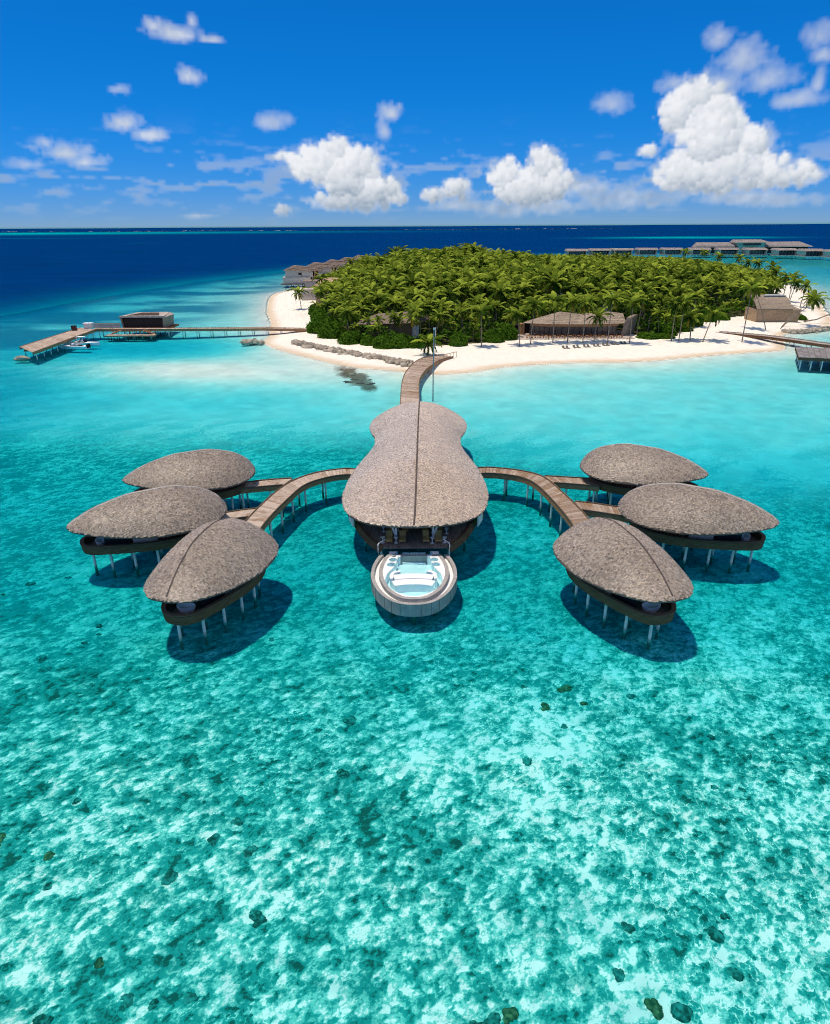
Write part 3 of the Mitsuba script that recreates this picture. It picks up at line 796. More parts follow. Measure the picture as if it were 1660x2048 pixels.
def villa(x0, y0, x1, y1, bend, label, seed, lit):
    t = thing('spa_villa', label, 'villa', 'leaf-roofed villas at the ends of the boardwalks')
    L = math.hypot(x1 - x0, y1 - y0)
    k = L / VL
    ux, uy = (x1 - x0) / L, (y1 - y0) / L
    R = lambda s, q: (x0 + ux * s * k - uy * q, y0 + uy * s * k + ux * q)
    cl = lambda s: np.clip(s, 0, VL)
    sh = Shell(R, VL, lambda s: np.maximum((vhalf if lit else vblunt)(cl(s)), 0), lambda s: veave(cl(s)), lambda s: vrise(cl(s)), lambda s: bend * np.sin(np.clip(s / VL, 0, 1) * PI) + 0 * s, 0.30)
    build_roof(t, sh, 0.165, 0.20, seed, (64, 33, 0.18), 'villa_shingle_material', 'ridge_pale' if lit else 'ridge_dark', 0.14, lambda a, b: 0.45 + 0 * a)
    p = np.array(VHULL)
    loop = smooth_line(np.vstack([p, (p * [1, -1])[-2:0:-1]]), 0.45, closed=True)
    W = np.stack(R(loop[:, 0], loop[:, 1]), 1)
    poly = Polygon(W).buffer(0)
    ccw = Polygon(W).exterior.is_ccw
    sg = 1 if ccw else -1
    hk = put(t + '__hull', sweep(W, [(sg * -0.35, 2.1), (sg * 0.0, 2.2), (sg * 0.12, 3.1), (sg * 0.0, 3.2), (sg * -0.22, 3.2), (sg * -0.22, 2.5)][::sg], closed=True), 'dark_wood', smooth=35)
    put(t + '__rail', sweep(W, [(sg * 0.16, 3.205), (sg * 0.16, 3.28), (sg * -0.26, 3.28), (sg * -0.26, 3.205)][::sg], closed=True), 'warm_rail')
    put(t + '__deck', prism(poly.buffer(-0.24), 2.12, 2.5), 'deck_wood', uv=None)
    # walls under the roof: slats, pale curtains and a dark glass front
    n = len(VHULL)
    for q in (1, -1):
        pl = smooth_line(np.array([(a, b * q - 0.95 * q) for a, b in VHULL[2:8]]), 0.2)
        wl = np.stack(R(pl[:, 0], pl[:, 1]), 1)
        m = len(wl)
        a, b = int(m * 0.50), int(m * 0.76)
        put(t + '__back_wall', sweep(wl[:a + 1], [(0.06, 2.5), (0.06, 4.9), (0.2, 4.9), (0.2, 2.5)] if q > 0 else [(-0.2, 2.5), (-0.2, 4.9), (-0.06, 4.9), (-0.06, 2.5)]), 'dark_wood')
        for i in range(0, a, 2):
            put(t + '__slat', tube([(wl[i, 0], wl[i, 1], 2.5), (wl[i, 0], wl[i, 1], 4.9)], 0.055, 4), 'warm_wood')
        put(t + '__curtain', sweep(wl[a + 1:b], [(-0.04, 2.5), (-0.04, 4.75), (0.04, 4.75), (0.04, 2.5)]), 'linen')
        put(t + '__window', sweep(wl[b:], [(-0.03, 2.5), (-0.03, 4.75), (0.03, 4.75), (0.03, 2.5)]), 'dark_glass')
    e0, e1 = R(11.8, 2.1), R(11.8, -2.1)
    put(t + '__glass_front', sweep(np.array([e0, e1]), [(-0.03, 2.5), (-0.03, 4.9), (0.03, 4.9), (0.03, 2.5)]), 'dark_glass')
    inner = poly.buffer(-0.95)
    ext = np.array(inner.exterior.coords)
    st = np.r_[0, np.cumsum(np.linalg.norm(np.diff(ext, axis=0), axis=1))]
    for u in np.arange(0.5, st[-1], 2.55):
        x, y = np.interp(u, st, ext[:, 0]), np.interp(u, st, ext[:, 1])
        pile(t, float(x), float(y), 2.11, 0.15)
    for s_ in (4.5, 8, 11.2):
        x, y = R(s_, 0.0)
        pile(t, x, y, 2.11, 0.15)
    bx, by = R(14.1, 0.0)
    return t, (bx, by, math.atan2(uy, ux))


def bathtub(x, y, rot, label):
    t = thing('bathtub', label, 'bathtub', 'oval bathtubs on the villa decks')
    c, s = math.cos(rot), math.sin(rot)
    a = np.linspace(0, 2 * PI, 28, endpoint=False)
    rings = [(0.62, 2.5), (0.86, 2.75), (0.98, 3.12), (1.0, 3.16), (0.93, 3.17), (0.86, 3.0), (0.55, 2.72), (0.0, 2.70)]
    v, f = [], []
    for r_, z in rings:
        for t_ in a:
            p, q = 0.62 * r_ * math.cos(t_), 0.95 * r_ * math.sin(t_)
            v.append((x + c * p - s * q, y + s * p + c * q, z))
    n = len(a)
    for i in range(len(rings) - 1):
        for k in range(n):
            p, q = i * n + k, i * n + (k + 1) % n
            f += [[p, q, q + n], [p, q + n, p + n]]
    put(t + '__tub', (np.array(v), np.array(f)), 'white_enamel', smooth=50)
    put(t + '__tap', tube([(x - c * 0.85, y - s * 0.85, 2.5), (x - c * 0.85, y - s * 0.85, 3.45), (x - c * 0.62, y - s * 0.62, 3.45)], 0.025, 6), 'white_enamel')


diffuse('warm_rail', (0.17, 0.125, 0.09))
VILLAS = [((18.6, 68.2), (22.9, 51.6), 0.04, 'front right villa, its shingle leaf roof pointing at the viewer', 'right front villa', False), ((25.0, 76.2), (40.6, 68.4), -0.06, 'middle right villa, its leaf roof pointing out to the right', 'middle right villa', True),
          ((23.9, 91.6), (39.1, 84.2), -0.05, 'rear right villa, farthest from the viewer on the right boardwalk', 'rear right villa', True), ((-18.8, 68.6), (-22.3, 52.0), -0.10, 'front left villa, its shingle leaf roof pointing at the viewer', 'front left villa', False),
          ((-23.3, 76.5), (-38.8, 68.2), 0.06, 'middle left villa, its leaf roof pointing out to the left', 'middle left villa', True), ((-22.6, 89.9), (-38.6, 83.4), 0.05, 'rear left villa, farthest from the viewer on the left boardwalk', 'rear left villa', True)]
for i, (a, b, bend, lab, short, lit) in enumerate(VILLAS):
    t, (bx, by, rot) = villa(*a, *b, bend, lab, 100 + i, lit)
    bathtub(bx, by, rot, f'white oval bathtub on the deck tip of the {short}')


# ------------------------------------------------------------------ boardwalks
def boardwalk(key, left, right, z, label, group=None, pitch=0.5, pile_every=4.0, pile_z0=None, cat='boardwalk', zs=None, planks=True, curb='warm_rail', fascia='warm_wood', name='boardwalk', pr=0.14, ends=(0, 0), wood='plank_material'):
    """A plank walk between two edge lines (left and right of travel)."""
    t = thing(name, label, cat, group)
    l, r = np.asarray(left, float), np.asarray(right, float)
    n = 60
    L0, R0 = smooth_line(l, 0.2), smooth_line(r, 0.2)
    rs = lambda q: np.stack([np.interp(np.linspace(0, 1, n), np.linspace(0, 1, len(q)), q[:, k]) for k in (0, 1)], 1)
    L1, R1 = rs(L0), rs(R0)
    mid = (L1 + R1) / 2
    s = np.r_[0, np.cumsum(np.linalg.norm(np.diff(mid, axis=0), axis=1))]
    zf = (lambda u: z + 0 * u) if zs is None else (lambda u: np.interp(u / s[-1], zs[0], zs[1]))
    m = int(s[-1] / pitch)
    many = []
    P = lambda u, A: np.stack([np.interp(u, s, A[:, 0]), np.interp(u, s, A[:, 1])], -1)
    for i in range(m):
        u0, u1 = i * pitch + 0.02, (i + 1) * pitch - 0.02
        a, b, c, d = P(u0, R1), P(u1, R1), P(u1, L1), P(u0, L1)
        h0, h1 = float(zf(u0)) + rng.uniform(-0.008, 0.008), float(zf(u1)) + rng.uniform(-0.008, 0.008)
        q = hexa([(*a, h0 - 0.07), (*b, h1 - 0.07), (*c, h1 - 0.07), (*d, h0 - 0.07)], [(*a, h0), (*b, h1), (*c, h1), (*d, h0)])
        uvp = flat_uv(8, rng.uniform(0, 1), rng.uniform(0, 1))
        if planks:
            put(t + '__plank', q, wood, uv=uvp)
        else:
            many.append((q, uvp))
    if many:
        put(t + '__planking', cat_m([q for q, _ in many]), wood, uv=np.vstack([u for _, u in many]), kind='stuff')
    zz = zf(s)
    for A, sg in ((L1, -1), (R1, 1)):
        A3 = np.column_stack([A, zz])
        put(t + '__curb', sweep(A3, [(sg * 0.0, -0.10), (sg * 0.0, 0.15), (sg * 0.13, 0.15), (sg * 0.13, -0.10)]), curb)
        put(t + '__fascia', sweep(A3, [(sg * 0.02, -0.72), (sg * 0.02, -0.105), (sg * 0.10, -0.105), (sg * 0.10, -0.72)]), fascia)
    put(t + '__joist', sweep(np.column_stack([mid, zz]), [(-0.7, -0.55), (-0.7, -0.075), (0.7, -0.075), (0.7, -0.55)]), 'dark_wood')
    for u in np.arange(pile_every * 0.5 + ends[0], s[-1] - ends[1], pile_every):
        for A in (L1, R1):
            q, c = P(u, A), P(u, mid)
            q = q + (c - q) * 0.12
            pile(t, float(q[0]), float(q[1]), float(zf(u)) - 0.15, pr, pile_z0)
    return t


boardwalk('r', [(7.6, 93.4), (10.3, 94.4), (13.0, 93.9), (15.6, 92.8), (17.8, 91.0), (18.9, 88.4), (19.7, 84.6), (20.6, 79.6), (21.1, 75.5), (21.2, 71.2)],
          [(7.6, 91.2), (10.2, 91.9), (12.6, 91.5), (14.9, 90.4), (16.3, 88.7), (17.1, 86.5), (17.8, 83.0), (18.5, 78.4), (18.9, 74.5), (19.0, 71.2)], 2.9,
          'curved plank boardwalk from the pavilion to the front right villa', 'curved boardwalks of the spa')
boardwalk('rb1', [(18.6, 90.6), (21.0, 90.1), (25.6, 89.2)], [(19.4, 87.9), (21.5, 87.4), (25.4, 86.4)], 2.9, 'short plank branch from the right boardwalk to the rear right villa', 'boardwalk branches')
boardwalk('rb2', [(20.8, 80.9), (23.6, 79.9), (28.0, 77.8)], [(20.9, 78.2), (23.2, 77.2), (27.6, 75.2)], 2.9, 'short plank branch from the right boardwalk to the middle right villa', 'boardwalk branches')
boardwalk('l', [(-7.6, 91.2), (-10.2, 91.6), (-12.5, 90.6), (-14.7, 88.6), (-15.9, 86.2), (-16.8, 82.6), (-17.7, 78.4), (-18.3, 74.6), (-18.6, 71.4)],
          [(-7.6, 93.5), (-10.3, 94.2), (-13.9, 92.8), (-16.2, 90.7), (-17.6, 88.5), (-18.8, 85.0), (-19.8, 80.4), (-20.5, 76.2), (-20.9, 71.4)], 2.9,
          'curved plank boardwalk from the pavilion to the front left villa', 'curved boardwalks of the spa')
boardwalk('lb1', [(-18.4, 87.7), (-20.5, 87.2), (-24.6, 86.2)], [(-17.5, 90.2), (-20.0, 89.8), (-24.6, 88.6)], 2.9, 'short plank branch from the left boardwalk to the rear left villa', 'boardwalk branches')
boardwalk('lb2', [(-20.5, 76.6), (-22.5, 75.9), (-25.6, 74.4)], [(-20.0, 79.2), (-22.5, 78.4), (-25.8, 76.8)], 2.9, 'short plank branch from the left boardwalk to the middle left villa', 'boardwalk branches')
boardwalk('b', [(-2.4, 118), (-2.8, 130), (-2.9, 141), (-2.9, 151), (-2.7, 162), (-1.8, 172.7), (0.6, 185.5), (3.6, 192.6), (8.6, 196.6)],
          [(1.2, 118), (1.05, 130), (1.0, 141), (1.0, 151), (1.3, 162), (2.9, 172.7), (5.9, 184.0), (8.2, 190.0), (11.2, 194.4)], 1.8,
          'long curved plank walkway from the pavilion back to the beach', None, pitch=0.8, pile_every=6, zs=([0, 0.25, 0.85, 1], [2.6, 2.0, 1.9, 1.55]), pile_z0=-2.3)

# ------------------------------------------------------------------ foliage
def leaf_color(p, n, uv):
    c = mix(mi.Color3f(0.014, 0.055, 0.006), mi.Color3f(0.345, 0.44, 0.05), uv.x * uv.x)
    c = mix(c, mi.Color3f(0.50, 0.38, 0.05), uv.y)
    return c * (0.75 + 0.5 * noise(p.x * 0.6, p.y * 0.6, p.z * 0.6))


def leaf_bsdf(name, fn):
    scene[name] = {'type': 'principledthin', 'base_color': mikit.proc(fn), 'roughness': 0.42, 'diff_trans': 0.5, 'spec_trans': 0.0, 'eta': 1.5}


leaf_bsdf('palm_leaf', leaf_color)
leaf_bsdf('bush_leaf', lambda p, n, uv: mix(mi.Color3f(0.020, 0.072, 0.008), mi.Color3f(0.13, 0.26, 0.022), uv.x) * (0.75 + 0.5 * noise(p.x * 0.5, p.y * 0.5, p.z * 0.5)))
diffuse('trunk_bark', mikit.proc(lambda p, n, uv: mix(mi.Color3f(0.17, 0.135, 0.10), mi.Color3f(0.36, 0.305, 0.245), noise(p.x * 2, p.y * 2, p.z * 6))))


def palm_mesh(r, hgt, lean, nf, seg, droop=1.0, blown=0.0):
    """Trunk and crown of a coconut palm of that height; lean is the sideways run of the trunk."""
    az = r.uniform(0, 2 * PI)
    d = np.array([math.cos(az), math.sin(az)])
    t = np.linspace(0, 1, 7)
    px = np.outer(lean * (t ** 1.6 if lean < 4 else t ** 1.15), d)
    pts = np.column_stack([px, hgt * t - 0.3 * (1 - t)])
    trunk = tube(pts, 0.19 - 0.08 * t, 6)
    top = pts[-1]
    V, F, U = [], [], []
    n0 = 0
    for i in range(nf):
        a = i * 2.399963 + r.uniform(-0.25, 0.25)
        age = (i + 0.5) / nf
        el = math.radians(72 - 108 * age ** 0.95 + r.uniform(-8, 8))
        L = r.uniform(4.4, 5.7) * (0.72 + 0.28 * math.sin(PI * min(1, age * 1.3 + 0.15)))
        h = np.array([math.cos(a), math.sin(a), 0.0])
        if blown:
            h = h + np.array([blown, 0.2 * blown, 0]); h /= np.linalg.norm(h)
        side = np.array([-h[1], h[0], 0.0])
        s = np.linspace(0, 1, seg + 1)
        e = el - (1.15 + 0.5 * age) * droop * s ** 1.35
        st = L / seg
        P = np.zeros((seg + 1, 3)); P[0] = top
        for k in range(seg):
            P[k + 1] = P[k] + st * (h * math.cos(e[k]) + np.array([0, 0, math.sin(e[k])]))
        tone = np.clip(0.86 - 0.62 * age + r.uniform(-0.40, 0.30), 0.02, 1)  # upper fronds lighter, lower ones darker: crown light and shade painted in
        yel = float(np.clip((age - 0.80) * 3.0, 0, 0.8)) * (r.uniform() < 0.45)
        v, f = [], []
        for k in range(seg):
            d3 = (P[k + 1] - P[k]) / st
            nn = np.cross(side, d3)
            q = k / seg
            ll = (0.26 + 0.82 * math.sin(PI * min(1, 0.12 + 0.80 * q))) * L / 5.0
            for sg in (-1, 1):
                out = sg * side * 0.80 + d3 * 0.48 + np.array([0, 0, -0.30 - 0.30 * q - 0.2 * age])
                out /= np.linalg.norm(out)
                b = len(v)
                v += [P[k] + nn * 0.03, P[k + 1] + nn * 0.03, P[k + 1] + out * ll + d3 * 0.15 + r.normal(0, 0.05, 3), P[k] * 0.6 + P[k + 1] * 0.4 + out * ll * 0.97 + r.normal(0, 0.05, 3)]
                f += [[b, b + 1, b + 2], [b, b + 2, b + 3]] if q < 0.85 else [[b, b + 1, b + 2]]
        V.append(np.array(v)); F.append(np.array(f) + n0); n0 += len(v)
        tv = np.tile([[tone, yel]], (len(v), 1))
        tv[:, 0] += np.tile([0.06, 0.06, -0.08, -0.08], len(v) // 4)
        U.append(np.clip(tv, 0, 1))
    return trunk, (np.vstack(V), np.vstack(F)), np.vstack(U), top


PV = []
for i in range(8):
    r = np.random.default_rng(300 + i)
    PV.append(palm_mesh(r, 11.5, [0.5, 1.2, 2.0, 0.8, 1.6, 2.8, 0.3, 1.0][i], 22, 6))
PLOW = []
for i in range(5):
    r = np.random.default_rng(340 + i)
    PLOW.append(palm_mesh(r, 12.0, 0.8, 18, 5))
PLY = [(mikit.ply(t, 'trunk_bark', smooth=60), mikit.ply(c, 'palm_leaf', uv=u)) for t, c, u, _ in PV]


def set_palm(x, y, z, scale, rot, variant, label, group):
    t = thing('coconut_palm', label, 'palm tree', group)
    m = T().translate([float(x), float(y), z]).rotate([0, 0, 1], float(rot)).scale([float(scale)] * 3)
    put(t + '__trunk', PLY[variant][0], None, to_world=m)
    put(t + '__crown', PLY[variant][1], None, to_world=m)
    return t


def own_palm(x, y, hgt, lean, az, label, seed, nf=20, blown=0.0, z=1.0, group='palms standing on the open beach'):
    """A beach palm with a trunk of its own, leaning towards the compass angle az (degrees from +x)."""
    r = np.random.default_rng(seed)
    tr, cr, u, top = palm_mesh(r, hgt, lean, nf, 6, 1.05, blown)
    a0 = math.atan2(top[1], top[0])
    t = thing('coconut_palm', label, 'palm tree', group)
    m = T().translate([x, y, z]).rotate([0, 0, 1], az - math.degrees(a0))
    put(t + '__trunk', mikit.ply(tr, 'trunk_bark', smooth=60), None, to_world=m)
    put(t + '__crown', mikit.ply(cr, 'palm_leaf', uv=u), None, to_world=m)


# palms one by one on the open sand in front of the grove
BP = [(37.0, 217.2, 12, 1.5, 60, 'slender palm at the left end of the beach bar terrace'), (44.5, 219.5, 13, 1.2, 90, 'tall palm before the left part of the beach bar'), (49.4, 220.5, 12.5, 0.6, 20, 'straight tall palm before the middle of the beach bar'),
      (54.0, 219.0, 12, 1.4, 80, 'palm with a slightly bent trunk before the beach bar'), (58.3, 222.0, 8, 1.0, 30, 'short yellowing palm on the beach bar terrace'), (61.5, 217.5, 13.5, 2.2, 70, 'leaning tall palm right of the middle of the beach bar'),
      (68.5, 217.5, 12.5, 0.8, 100, 'palm at the right end of the beach bar'), (76.5, 236.0, 12, 2.0, 50, 'palm leaning beside the right wall of the beach bar'),
      (83.6, 222.5, 11.5, 0.5, 80, 'left one of the twin palms on the sand right of the bar'), (85.6, 221.5, 12, 1.6, 60, 'right one of the twin palms on the sand right of the bar'), (92.5, 219.5, 8.5, 4.6, 40, 'short palm leaning strongly to the right over the sand'),
      (90.0, 223.5, 7, 0.9, 110, 'small young palm left of the strongly leaning one'), (105.3, 219.8, 16, 1.8, 60, 'very tall thin palm beside the right boardwalk'), (127.6, 250.0, 15, 7.0, 170, 'tall palm with its trunk crossing in front of the thatched hut'),
      (134.0, 252.0, 9, 13.0, 15, 'palm leaning far to the right across the thatched hut'), (136.0, 255.5, 9.5, 13.5, 22, 'second palm leaning far to the right behind the hut'), (101.0, 252.0, 11, 3.0, 60, 'palm leaning left of the thatched hut'),
      (4.0, 198.5, 3.6, 0.3, 0, 'small bushy palm beside the shore end of the long walkway'), (21.0, 213.0, 10.5, 0.8, 120, 'palm on the sand right of the long walkway'), (33.0, 214.0, 9.5, 2.0, 110, 'leaning palm on the open sand left of the bar'),
      (-51.5, 320.0, 7.5, 0.8, 200, 'lone short palm on the sand before the left stone villa')]
for i, (x, y, hg, ln, az, lab) in enumerate(BP):
    own_palm(x, y, hg, ln, az, lab, 500 + i)
ORD = ['nearest', 'second', 'third', 'fourth', 'fifth', 'sixth', 'seventh', 'eighth', 'ninth', 'tenth', 'eleventh', 'farthest']
BR = [(178, 352, 13), (186, 372, 14), (190, 395, 15), (196, 418, 14), (205, 455, 15), (212, 500, 14), (181, 338, 11), (171, 325, 12), (165, 308, 11), (200, 530, 16), (222, 548, 15), (176, 318, 9)]
BR.sort(key=lambda q: q[1])
for i, (x, y, hg) in enumerate(BR):
    own_palm(x, y, hg, 2.2, 10 + 20 * (i % 4), f'windswept palm, {ORD[i]} of those along the thin right edge of the grove', 560 + i, 20, 0.5, group='windswept palms along the right edge of the grove')

# the grove
GAPS = [(-7, 232, 5, 3.2), (54, 232, 20, 8.0), (137, 274, 12, 9), (80, 292, 3, 16), (66, 292, 7, 9), (44, 356, 9, 13), (70, 352, 10, 9), (22, 420, 8, 8), (60, 440, 8, 6), (-47, 352, 10, 12), (130, 300, 10, 6)]
gr = np.random.default_rng(21)
spots = []
sp = 6.4
for y in np.arange(205, 650, sp * 0.87):
    for x in np.arange(-62 + (int(y / (sp * 0.87)) % 2) * sp / 2, 216, sp):
        q = (x + gr.uniform(-2.1, 2.1), y + gr.uniform(-2.1, 2.1))
        k, hh, vv, ro = gr.uniform(), gr.uniform(), int(gr.integers(0, 8)), gr.uniform(0, 360)
        if not FOREST.buffer(-1.0).contains(Point(q)) or any(((q[0] - a) / c) ** 2 + ((q[1] - b) / e) ** 2 < 1 for a, b, c, e in GAPS) or k < 0.05:
            continue
        inner = sstep(0, 40, FOREST.exterior.distance(Point(q)))
        back = sstep(260, 520, q[1])
        hh = hh + (0.35 if k > 0.93 else 0)
        spots.append((q[0], q[1], (1 - 0.30 * sstep(40, 130, q[0]) * sstep(350, 480, q[1])) * (8.0 + 2.6 * inner + 1.2 * back) * ((0.45 + 0.75 * hh) * (1 - inner) + (0.62 + 0.72 * hh) * inner), vv, ro))
spots.sort(key=lambda s: s[1] + 0.06 * abs(s[0] - 60))
N_ONE = 265
for x, y, hg, vv, ro in spots[:N_ONE]:
    set_palm(x, y, 0.9, max(0.45, hg / 11.5), ro, vv, 'coconut palm standing close among others in the front part of the island grove', 'palms of the grove')
ms, us, ts = [], [], []
for x, y, hg, vv, ro in spots[N_ONE:]:
    tr, cr, u, _ = PLOW[vv % 5]
    k, a = hg / 12.0, math.radians(ro)
    k = max(k, 0.8)
    M = np.array([[math.cos(a), -math.sin(a), 0], [math.sin(a), math.cos(a), 0], [0, 0, 1]]) * k
    ms.append((cr[0] @ M.T + [x, y, 0.9], cr[1])); us.append(np.clip(u + [gr.uniform(-0.22, 0.18), 0], 0, 1))
    ts.append((tr[0] @ M.T + [x, y, 0.9], tr[1]))
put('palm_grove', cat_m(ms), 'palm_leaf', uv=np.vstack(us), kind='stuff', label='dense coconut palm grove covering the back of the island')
put('palm_grove__trunks', cat_m(ts), 'trunk_bark', smooth=60, kind='stuff')
print('palms', len(spots))


def leaf_cloud(r, n, rx, ry, rz, size, zmin=0.0):
    """Leaf-sized quads through the volume of a lumpy dome."""
    u = r.normal(size=(n, 3)); u /= np.linalg.norm(u, axis=1, keepdims=True)
    u[:, 2] = np.abs(u[:, 2])
    lump = 0.72 + 0.5 * meshkit.fbm(u * 2.4 + r.uniform(0, 9), 3, 7)
    rad = lump * r.uniform(0.55, 1.0, n) ** 0.5
    c = u * rad[:, None] * [rx, ry, rz]
    c[:, 2] = np.maximum(c[:, 2], zmin)
    nrm = u + r.normal(0, 0.55, (n, 3)); nrm /= np.linalg.norm(nrm, axis=1, keepdims=True)
    a = np.cross(nrm, r.normal(size=(n, 3))); a /= np.linalg.norm(a, axis=1, keepdims=True)
    b = np.cross(nrm, a)
    s = size * r.uniform(0.6, 1.3, n)[:, None]
    v = np.stack([c - a * s, c - b * s * 0.55, c + a * s, c + b * s * 0.55], 1).reshape(-1, 3)
    i = np.arange(n)[:, None] * 4
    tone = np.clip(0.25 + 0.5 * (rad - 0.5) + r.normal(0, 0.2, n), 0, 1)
    return (v, np.vstack([i + [0, 1, 2], i + [0, 2, 3]])), np.repeat(np.stack([tone, tone * 0], 1), 4, 0)


BUSH = []
for i in range(4):
    m, u = leaf_cloud(np.random.default_rng(700 + i), 2600, 1, 1, 1, 0.085)
    BUSH.append(mikit.ply(m, 'bush_leaf', uv=u))
STEM = mikit.ply(cat_m([tube([(0.05 * k, 0.03 * k, -0.1), (0.3 * math.cos(k * 2.1), 0.3 * math.sin(k * 2.1), 0.6)], [0.05, 0.02], 5) for k in range(3)]), 'trunk_bark')


def shrub(x, y, rx, rz, i, label, group='shrubs along the front of the grove', z=0.9):
    t = thing('shrub', label, 'shrub', group)
    m = T().translate([x, y, z]).rotate([0, 0, 1], 77 * i).scale([rx, rx * 0.85, rz])
    put(t + '__foliage', BUSH[i % 4], None, to_world=m)
    put(t + '__stem', STEM, None, to_world=m)


for i, (x, y, rx, rz, lab) in enumerate([(-32, 246, 6.5, 6.5, 'large round bright green shrub at the left corner of the grove'), (-28, 236, 6, 6, 'large dark green shrub behind the stone embankment, left one'), (-34, 256, 5.5, 6, 'tall shrub at the far left edge of the grove'),
                                        (-20.5, 222, 4.5, 4.6, 'rounded shrub standing alone above the stone embankment'), (-9.5, 213.5, 4.4, 4.6, 'broad bright shrub in the middle of the grove front'), (-4.5, 213.5, 4.2, 5.0, 'bright shrub left of the shore end of the walkway'),
                                        (-14.5, 219, 3.4, 3.4, 'smaller shrub between the two broad front shrubs'), (0.5, 212.5, 3, 3.4, 'shrub just behind the shore end of the walkway'), (14, 216.5, 3.6, 4.4, 'shrub right of the walkway under the palms'),
                                        (26, 223, 3.6, 5, 'shrub in the grove front midway to the bar'), (31, 228, 4, 5.5, 'dense shrub left of the beach bar'), (78, 228.5, 4.4, 2.4, 'low spreading bright green bush right of the beach bar'),
                                        (83.5, 229, 4.0, 2.0, 'low bush beside the spreading one right of the bar'), (86.5, 236, 4.4, 4.2, 'shrub behind the low bushes right of the bar'), (95, 245, 4.2, 4.4, 'shrub at the grove edge left of the right boardwalk'),
                                        (104, 258, 4.4, 4.6, 'shrub at the grove edge behind the right boardwalk'), (114, 270, 4, 3.2, 'yellow-green low shrub left of the thatched hut'), (122, 274, 3.6, 2.6, 'low yellow-green shrub next to the thatched hut'),
                                        (153, 276, 3.4, 2.2, 'low shrub right of the thatched hut'), (-42, 300, 4, 5, 'shrub below the tan stone villa on the left'), (-38, 280, 4.6, 5, 'shrub in the left edge of the grove')]):
    shrub(x, y, rx, rz, i, lab)

# undergrowth that fills the grove between the trunks
ur = np.random.default_rng(31)
n = 60000
c = np.column_stack([ur.uniform(-60, 214, n * 2), ur.uniform(212, 640, n * 2)])
shapely.prepare(FOREST)
c = c[shapely.contains_xy(FOREST.buffer(-2.0), c[:, 0], c[:, 1])][:n]
hgt = 0.8 + (4.4 + 2.5 * sstep(22, 4, shapely.distance(FOREST.exterior, shapely.points(c)))) * meshkit.fbm(np.column_stack([c * 0.09, np.zeros(len(c))]), 3, 5) * ur.uniform(0.25, 1.0, len(c))
c = np.column_stack([c, hgt + 0.6])
nr = np.column_stack([ur.normal(0, 0.45, (len(c), 2)), np.ones(len(c))]); nr /= np.linalg.norm(nr, axis=1, keepdims=True)
a = np.cross(nr, ur.normal(size=nr.shape)); a /= np.linalg.norm(a, axis=1, keepdims=True)
b = np.cross(nr, a)
s = ur.uniform(0.5, 1.25, len(c))[:, None]
i = np.arange(len(c))[:, None] * 4
tone = np.clip(ur.beta(1.6, 2.6, len(c)), 0, 1)
put('undergrowth', (np.stack([c - a * s, c - b * s * 0.6, c + a * s, c + b * s * 0.6], 1).reshape(-1, 3), np.vstack([i + [0, 1, 2], i + [0, 2, 3]])), 'bush_leaf', uv=np.repeat(np.stack([tone, tone * 0], 1), 4, 0),
    kind='stuff', label='dark green undergrowth between the palm trunks')

# ------------------------------------------------------------------ rocks
ROCKS = []
for i in range(6):
    r = np.random.default_rng(800 + i)
    m = trimesh.creation.icosphere(1)
    v = m.vertices * (0.75 + 0.5 * r.uniform(size=(len(m.vertices), 1)))
    ROCKS.append(mikit.ply((v, m.faces), 'rock_material', uv=flat_uv(len(v), (0.1, 0.9, 0.4, 1.0, 0.25, 0.7)[i])))
rr = np.random.default_rng(41)


def rocks(holder, line, width, n, size, z, zspan):
    l = smooth_line(np.array(line, float), 0.5)
    for k in range(n):
        p = l[int(rr.integers(0, len(l)))]
        q = rr.normal(0, 0.42) * width / 2
        s = size * rr.uniform(0.6, 1.35)
        hz_ = z + zspan * max(0, 1 - abs(q) / (width * 0.55))
        put(holder + '__rock', ROCKS[int(rr.integers(0, 6))], None, to_world=T().translate([float(p[0] + rr.normal(0, 0.3)), float(p[1] + q), hz_]).rotate([0, 0, 1], float(rr.uniform(0, 360))).rotate([1, 0, 0], float(rr.uniform(0, 90))).scale([s, s * 0.8, s * 0.62]))


rv = thing('rock_embankment', 'long low bank of grey loose rocks along the beach left of the walkway', 'embankment')
rocks(rv, [(-39.5, 225.5), (-29.5, 214.5), (-18, 202.8), (-10, 195.5), (-4.5, 190.0), (-0.6, 187.2)], 5.2, 295, 0.85, 0.55, 0.8)
rv = thing('breakwater', 'short curved rock breakwater at the right beside the inlet', 'breakwater')
rocks(rv, [(132.6, 247.2), (136, 245.3), (142, 246.6), (148, 250), (154, 255)], 2.2, 130, 0.9, 0.05, 0.7)
rv = thing('rock_outcrop', 'small dark rock outcrop at the water edge by the left beach', 'rocks')
rocks(rv, [(-57.5, 229.5), (-54, 229.5), (-51, 228.5)], 3.5, 26, 1.0, 0.1, 0.6)
rv = thing('reef_rocks', 'dark weed-covered shoal of rocks just under the surface left of the walkway', 'rocks')
l = [(-18.5, 184.5), (-15.5, 178), (-12.5, 170), (-11.5, 162)]
for k in range(64):
    u = rr.uniform(0, 0.8)
    x, y = -19.3 + 8.8 * u + rr.normal(0, 1) * (0.9 + 0.9 * math.sin(PI * u)), 186 - 25 * u + rr.normal(0, 1.2)
    s = rr.uniform(0.5, 1.1)
    put(rv + '__rock', {**ROCKS[k % 6], 'bsdf': {'type': 'ref', 'id': 'weed_rock'}}, None, to_world=T().translate([float(x), float(y), float(-0.50 - 0.25 * u + rr.uniform(-0.1, 0.25))]).rotate([0, 0, 1], float(rr.uniform(0, 360))).scale([s, s * 0.8, s * 0.32]))
